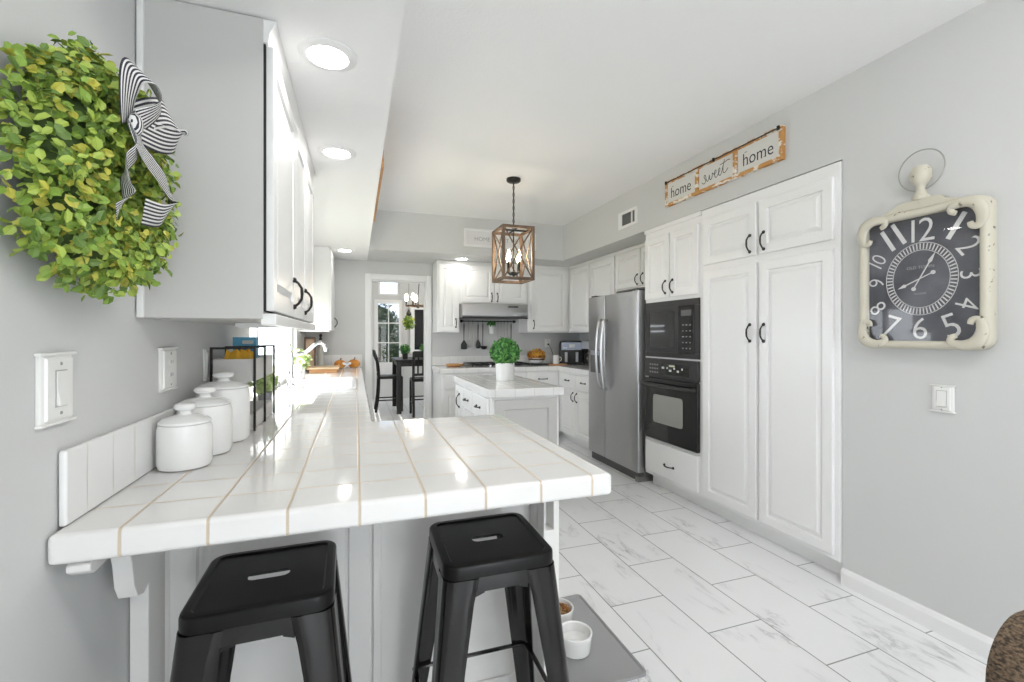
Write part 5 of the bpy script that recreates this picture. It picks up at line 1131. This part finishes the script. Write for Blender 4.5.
utensil(1.40, 'whisk', PALEM, 0.20, 'pale steel whisk hanging right of the black turner'); utensil(1.455, 'masher', PALEM, 0.24, 'pale steel masher hanging left of the black spoon')
utensil(1.525, 'spoon', BLKPL, 0.21, 'black serving spoon hanging next to the ladle'); utensil(1.59, 'ladle', BLKPL, 0.24, 'black ladle hanging left of the small potted plant on the rail')
for x, kd, l in ((1.80, 'spoon', 'first pale steel utensil right of the hanging pot'), (1.845, 'turner', 'second pale steel utensil right of the hanging pot'), (1.89, 'whisk', 'third pale steel utensil right of the hanging pot'), (1.94, 'spoon', 'fourth pale steel utensil right of the hanging pot')): utensil(x, kd, PALEM, 0.19, l)
utensil(1.985, 'spoon', BLKPL, 0.27, 'black long-handled spoon at the right end of the utensil rail')
hp = potted('hanging_pot', 'small white pot with dark green plant hung on the utensil rail', 1.70, 5.79, 1.325, 0.043, 0.115, 0.05, 120, 0.026, TOPI, [1, 0.5, 3], CERAM, squash=0.6, lift=0.5, taper=0.72)
b = NB(); tube(b, smooth_path([(1.70, 5.832, 1.43), (1.70, 5.836, 1.47), (1.70, 5.842, 1.503), (1.70, 5.85, 1.503)], 4), 0.003, 5); obj('hook', b, BLACK, hp)

# topiary on the island
tp = potted('topiary', 'round green topiary ball in a white pot on the kitchen island', 1.212, 3.72, 0.9205, 0.082, 0.150, 0.120, 1500, 0.026, TOPI, [3, 2.6, 2], CERAM, lift=0.80, squash=0.96, seed=6, taper=0.93)

# ------------------------------------------------------------------ dining room through the doorway
dt = thing('dining_table', 'dark counter-height dining table seen through the doorway', 'table', (1.15, 8.25, 0))
b = NB(); box(b, 0.62, 1.62, 7.74, 8.76, 0.875, 0.905); obj('tabletop', b, DWOOD, dt, bevel=0.004)
b = NB(); box(b, 0.66, 1.58, 7.78, 8.72, 0.79, 0.875); obj('apron', b, DWOOD, dt)
for x in (0.64, 1.535):
    for y in (7.76, 8.675): b = NB(); box(b, x, x + 0.075, y, y + 0.075, 0, 0.875); obj('leg', b, DWOOD, dt, bevel=0.003)
def dchair(label):
    t = thing('dining_chair', label, 'chair', (0, 0, 0), 0, 'dark tall dining chairs')   # faces +x
    b = NB(); loft(b, [[(x, y, z) for x, y in rrect(0.42 - 2 * i, 0.42 - 2 * i, 0.02)] for i, z in ((0, 0.565), (0, 0.59), (0.015, 0.61))]); obj('seat', b, DWOOD, t, local=True)
    for sy in (-0.19, 0.19):
        b = NB(); tube(b, [(0.19, sy, 0), (0.19, sy, 0.565)], 0.020, 4); obj('leg', b, DWOOD, t, local=True)
        b = NB(); tube(b, smooth_path([(-0.24, sy, 0), (-0.20, sy, 0.3), (-0.19, sy, 0.6), (-0.21, sy, 0.85), (-0.27, sy, 1.05)], 4), 0.021, 4); obj('leg', b, DWOOD, t, local=True)
    b = NB(); box(b, -0.285, -0.262, -0.19, 0.19, 0.96, 1.06); box(b, -0.215, -0.195, -0.19, 0.19, 0.66, 0.70); obj('back_rail', b, DWOOD, t, local=True)
    for k in range(4): b = NB(); yy = -0.12 + 0.08 * k; tube(b, [(-0.205, yy, 0.69), (-0.22, yy, 0.85), (-0.272, yy, 0.97)], 0.013, 4); obj('slat', b, DWOOD, t, local=True)
    b = NB()
    for sy in (-0.19, 0.19): tube(b, [(-0.21, sy, 0.20), (0.19, sy, 0.20)], 0.011, 4)
    tube(b, [(0.19, -0.19, 0.28), (0.19, 0.19, 0.28)], 0.011, 4); tube(b, [(-0.20, -0.19, 0.28), (-0.20, 0.19, 0.28)], 0.011, 4); obj('stretcher', b, DWOOD, t, local=True)
    return t
dc = dchair('dark dining chair at the left side of the table, seen in profile'); dc.location = (0.56, 8.25, 0)
dup(dc, (1.06, 7.60, 0), PI / 2, label='dark slat-back dining chair at the near side of the table, back to the kitchen')
potted('topiary', 'left small topiary ball on the dining table', 0.80, 8.0, 0.9055, 0.05, 0.10, 0.085, 240, 0.03, TOPI, [2, 1, 3], BLKPL, lift=0.75)
potted('topiary', 'right small topiary ball on the dining table, partly behind the door jamb', 1.16, 8.10, 0.9055, 0.05, 0.10, 0.09, 240, 0.03, TOPI, [3, 2, 1], BLKPL, lift=0.75, seed=9)
cdl = thing('chandelier', 'black chandelier with lit candle bulbs over the dining table', 'chandelier', (1.0, 8.0, ZC)); CX, CY = 1.02, 8.0
b = NB(); lathe(b, [(0.05, ZC), (0.05, ZC - 0.02), (0.01, ZC - 0.03)], (CX + 0.05, CY, 0), 14, cap0=False); tube(b, [(CX + 0.05, CY, ZC - 0.02), (CX, CY, 2.0), (CX, CY, 1.80)], 0.008, 6); lathe(b, [(0.004, 1.78), (0.035, 1.80), (0.02, 1.84), (0.008, 1.88)], (CX, CY, 0), 12); obj('stem', b, BLACK, cdl)
b = NB(); tube(b, [(CX + 0.20 * math.cos(a), CY + 0.20 * math.sin(a), 1.82) for a in [2 * PI * k / 28 for k in range(28)]], 0.013, 6, closed=True)
for k in range(2): a = k * PI / 2 + 0.3; tube(b, [(CX - 0.2 * math.cos(a), CY - 0.2 * math.sin(a), 1.82), (CX + 0.2 * math.cos(a), CY + 0.2 * math.sin(a), 1.82)], 0.008, 6)
obj('ring', b, WOODR, cdl)
for k in range(5):
    a = 2 * PI * k / 5 + 2.9; x, y = CX + 0.20 * math.cos(a), CY + 0.20 * math.sin(a)
    b = NB(); lathe(b, [(0.02, 1.825), (0.014, 1.84), (0.014, 1.90), (0.01, 1.905)], (x, y, 0), 10); c_ = obj('candle_cup', b, BLACK, cdl)
    b = NB(); lathe(b, [(0.01, 1.903), (0.026, 1.93), (0.032, 1.96), (0.024, 2.0), (0.006, 2.03)], (x, y, 0), 12); obj('bulb', b, BULB, c_)
cl_ = bpy.data.lights.new('chandelier_lamp', 'POINT'); cl_.energy = 4; cl_.color = (1, 0.88, 0.72); cl_.shadow_soft_size = 0.15
co = bpy.data.objects.new('chandelier_lamp', cl_); COL.objects.link(co); co.parent = cdl; co.location = (0.02, 0, 2.06 - ZC)
hb = thing('kissing_ball', 'hanging leafy green ball below the chandelier', 'hanging plant', (0.90, 8.6, 1.6))
leaf_ball('foliage', (0.905, 8.40, 1.545), 0.105, 220, 0.045, LEAF, [2, 1, 0.5, 3], hb, 1.1, seed=12)
b = NB(); tube(b, [(0.905, 8.40, 1.62), (0.905, 8.40, ZC)], 0.003, 5)
lathe(b, [(0.03, 1.66), (0.05, 1.70), (0.02, 1.76), (0.004, 1.78)], (0.905, 8.40, 0), 10); obj('hanger', b, BLACK, hb)
wm = thing('wall_screen', 'black screen in a white frame on the dining room wall', 'screen', (1.45, YD, 1.4))
fd = Face((0, YD, 0), (1, 0, 0), (0, -1, 0)); b = NB()
for (u0, u1, v0, v1) in ((1.08, 1.95, 1.86, 1.95), (1.08, 1.95, 0.93, 1.01), (1.08, 1.17, 1.01, 1.86), (1.86, 1.95, 1.01, 1.86)): fbox(b, fd, u0, u1, v0, v1, 0.001, 0.04)
obj('frame', b, TRIM, wm, bevel=0.003)
b = NB(); fbox(b, fd, 1.17, 1.86, 1.01, 1.86, 0.001, 0.02); obj('screen', b, SCREEN, wm)
# shrubs outside the dining door, and beyond the sink window
def shrub(x, y, h, R, label, seed, m=HEDGE):
    t = thing('garden_shrub', label, 'shrub', (x, y, -0.10), 0, 'shrubs outside the dining room')
    leaf_ball('foliage', (x, y, -0.10 + h), R, 500, R * 0.16, m, [2, 2, 1], t, 1.15, seed=seed)
    b = NB(); tube(b, [(x, y, -0.10), (x + 0.03, y, h - 0.1)], [0.06, 0.03], 7); obj('trunk', b, TWIG, t)
shrub(0.60, 13.0, 1.75, 0.50, 'dark leafy shrub outside the left half of the french door', 21); shrub(1.22, 13.9, 0.95, 0.48, 'low shrub outside the right half of the french door', 22); shrub(0.25, 15.6, 0.7, 0.6, 'low pale shrub outside behind the dining chair', 23)

fn = thing('garden_fence', 'weathered board fence beyond the shrubs outside the french door', 'fence', (0.8, 17.0, -0.10))
b = NB()
for k in range(30): box(b, -2.2 + k * 0.20, -2.01 + k * 0.20, 17.0, 17.02, -0.10, 1.95)
obj('boards', b, FENCE, fn, smooth=False); fn.children[0]['kind'] = 'stuff'
for k in range(4): b = NB(); box(b, -2.1 + k * 1.9, -2.0 + k * 1.9, 17.03, 17.13, -0.10, 2.05); obj('post', b, FENCE, fn, smooth=False)
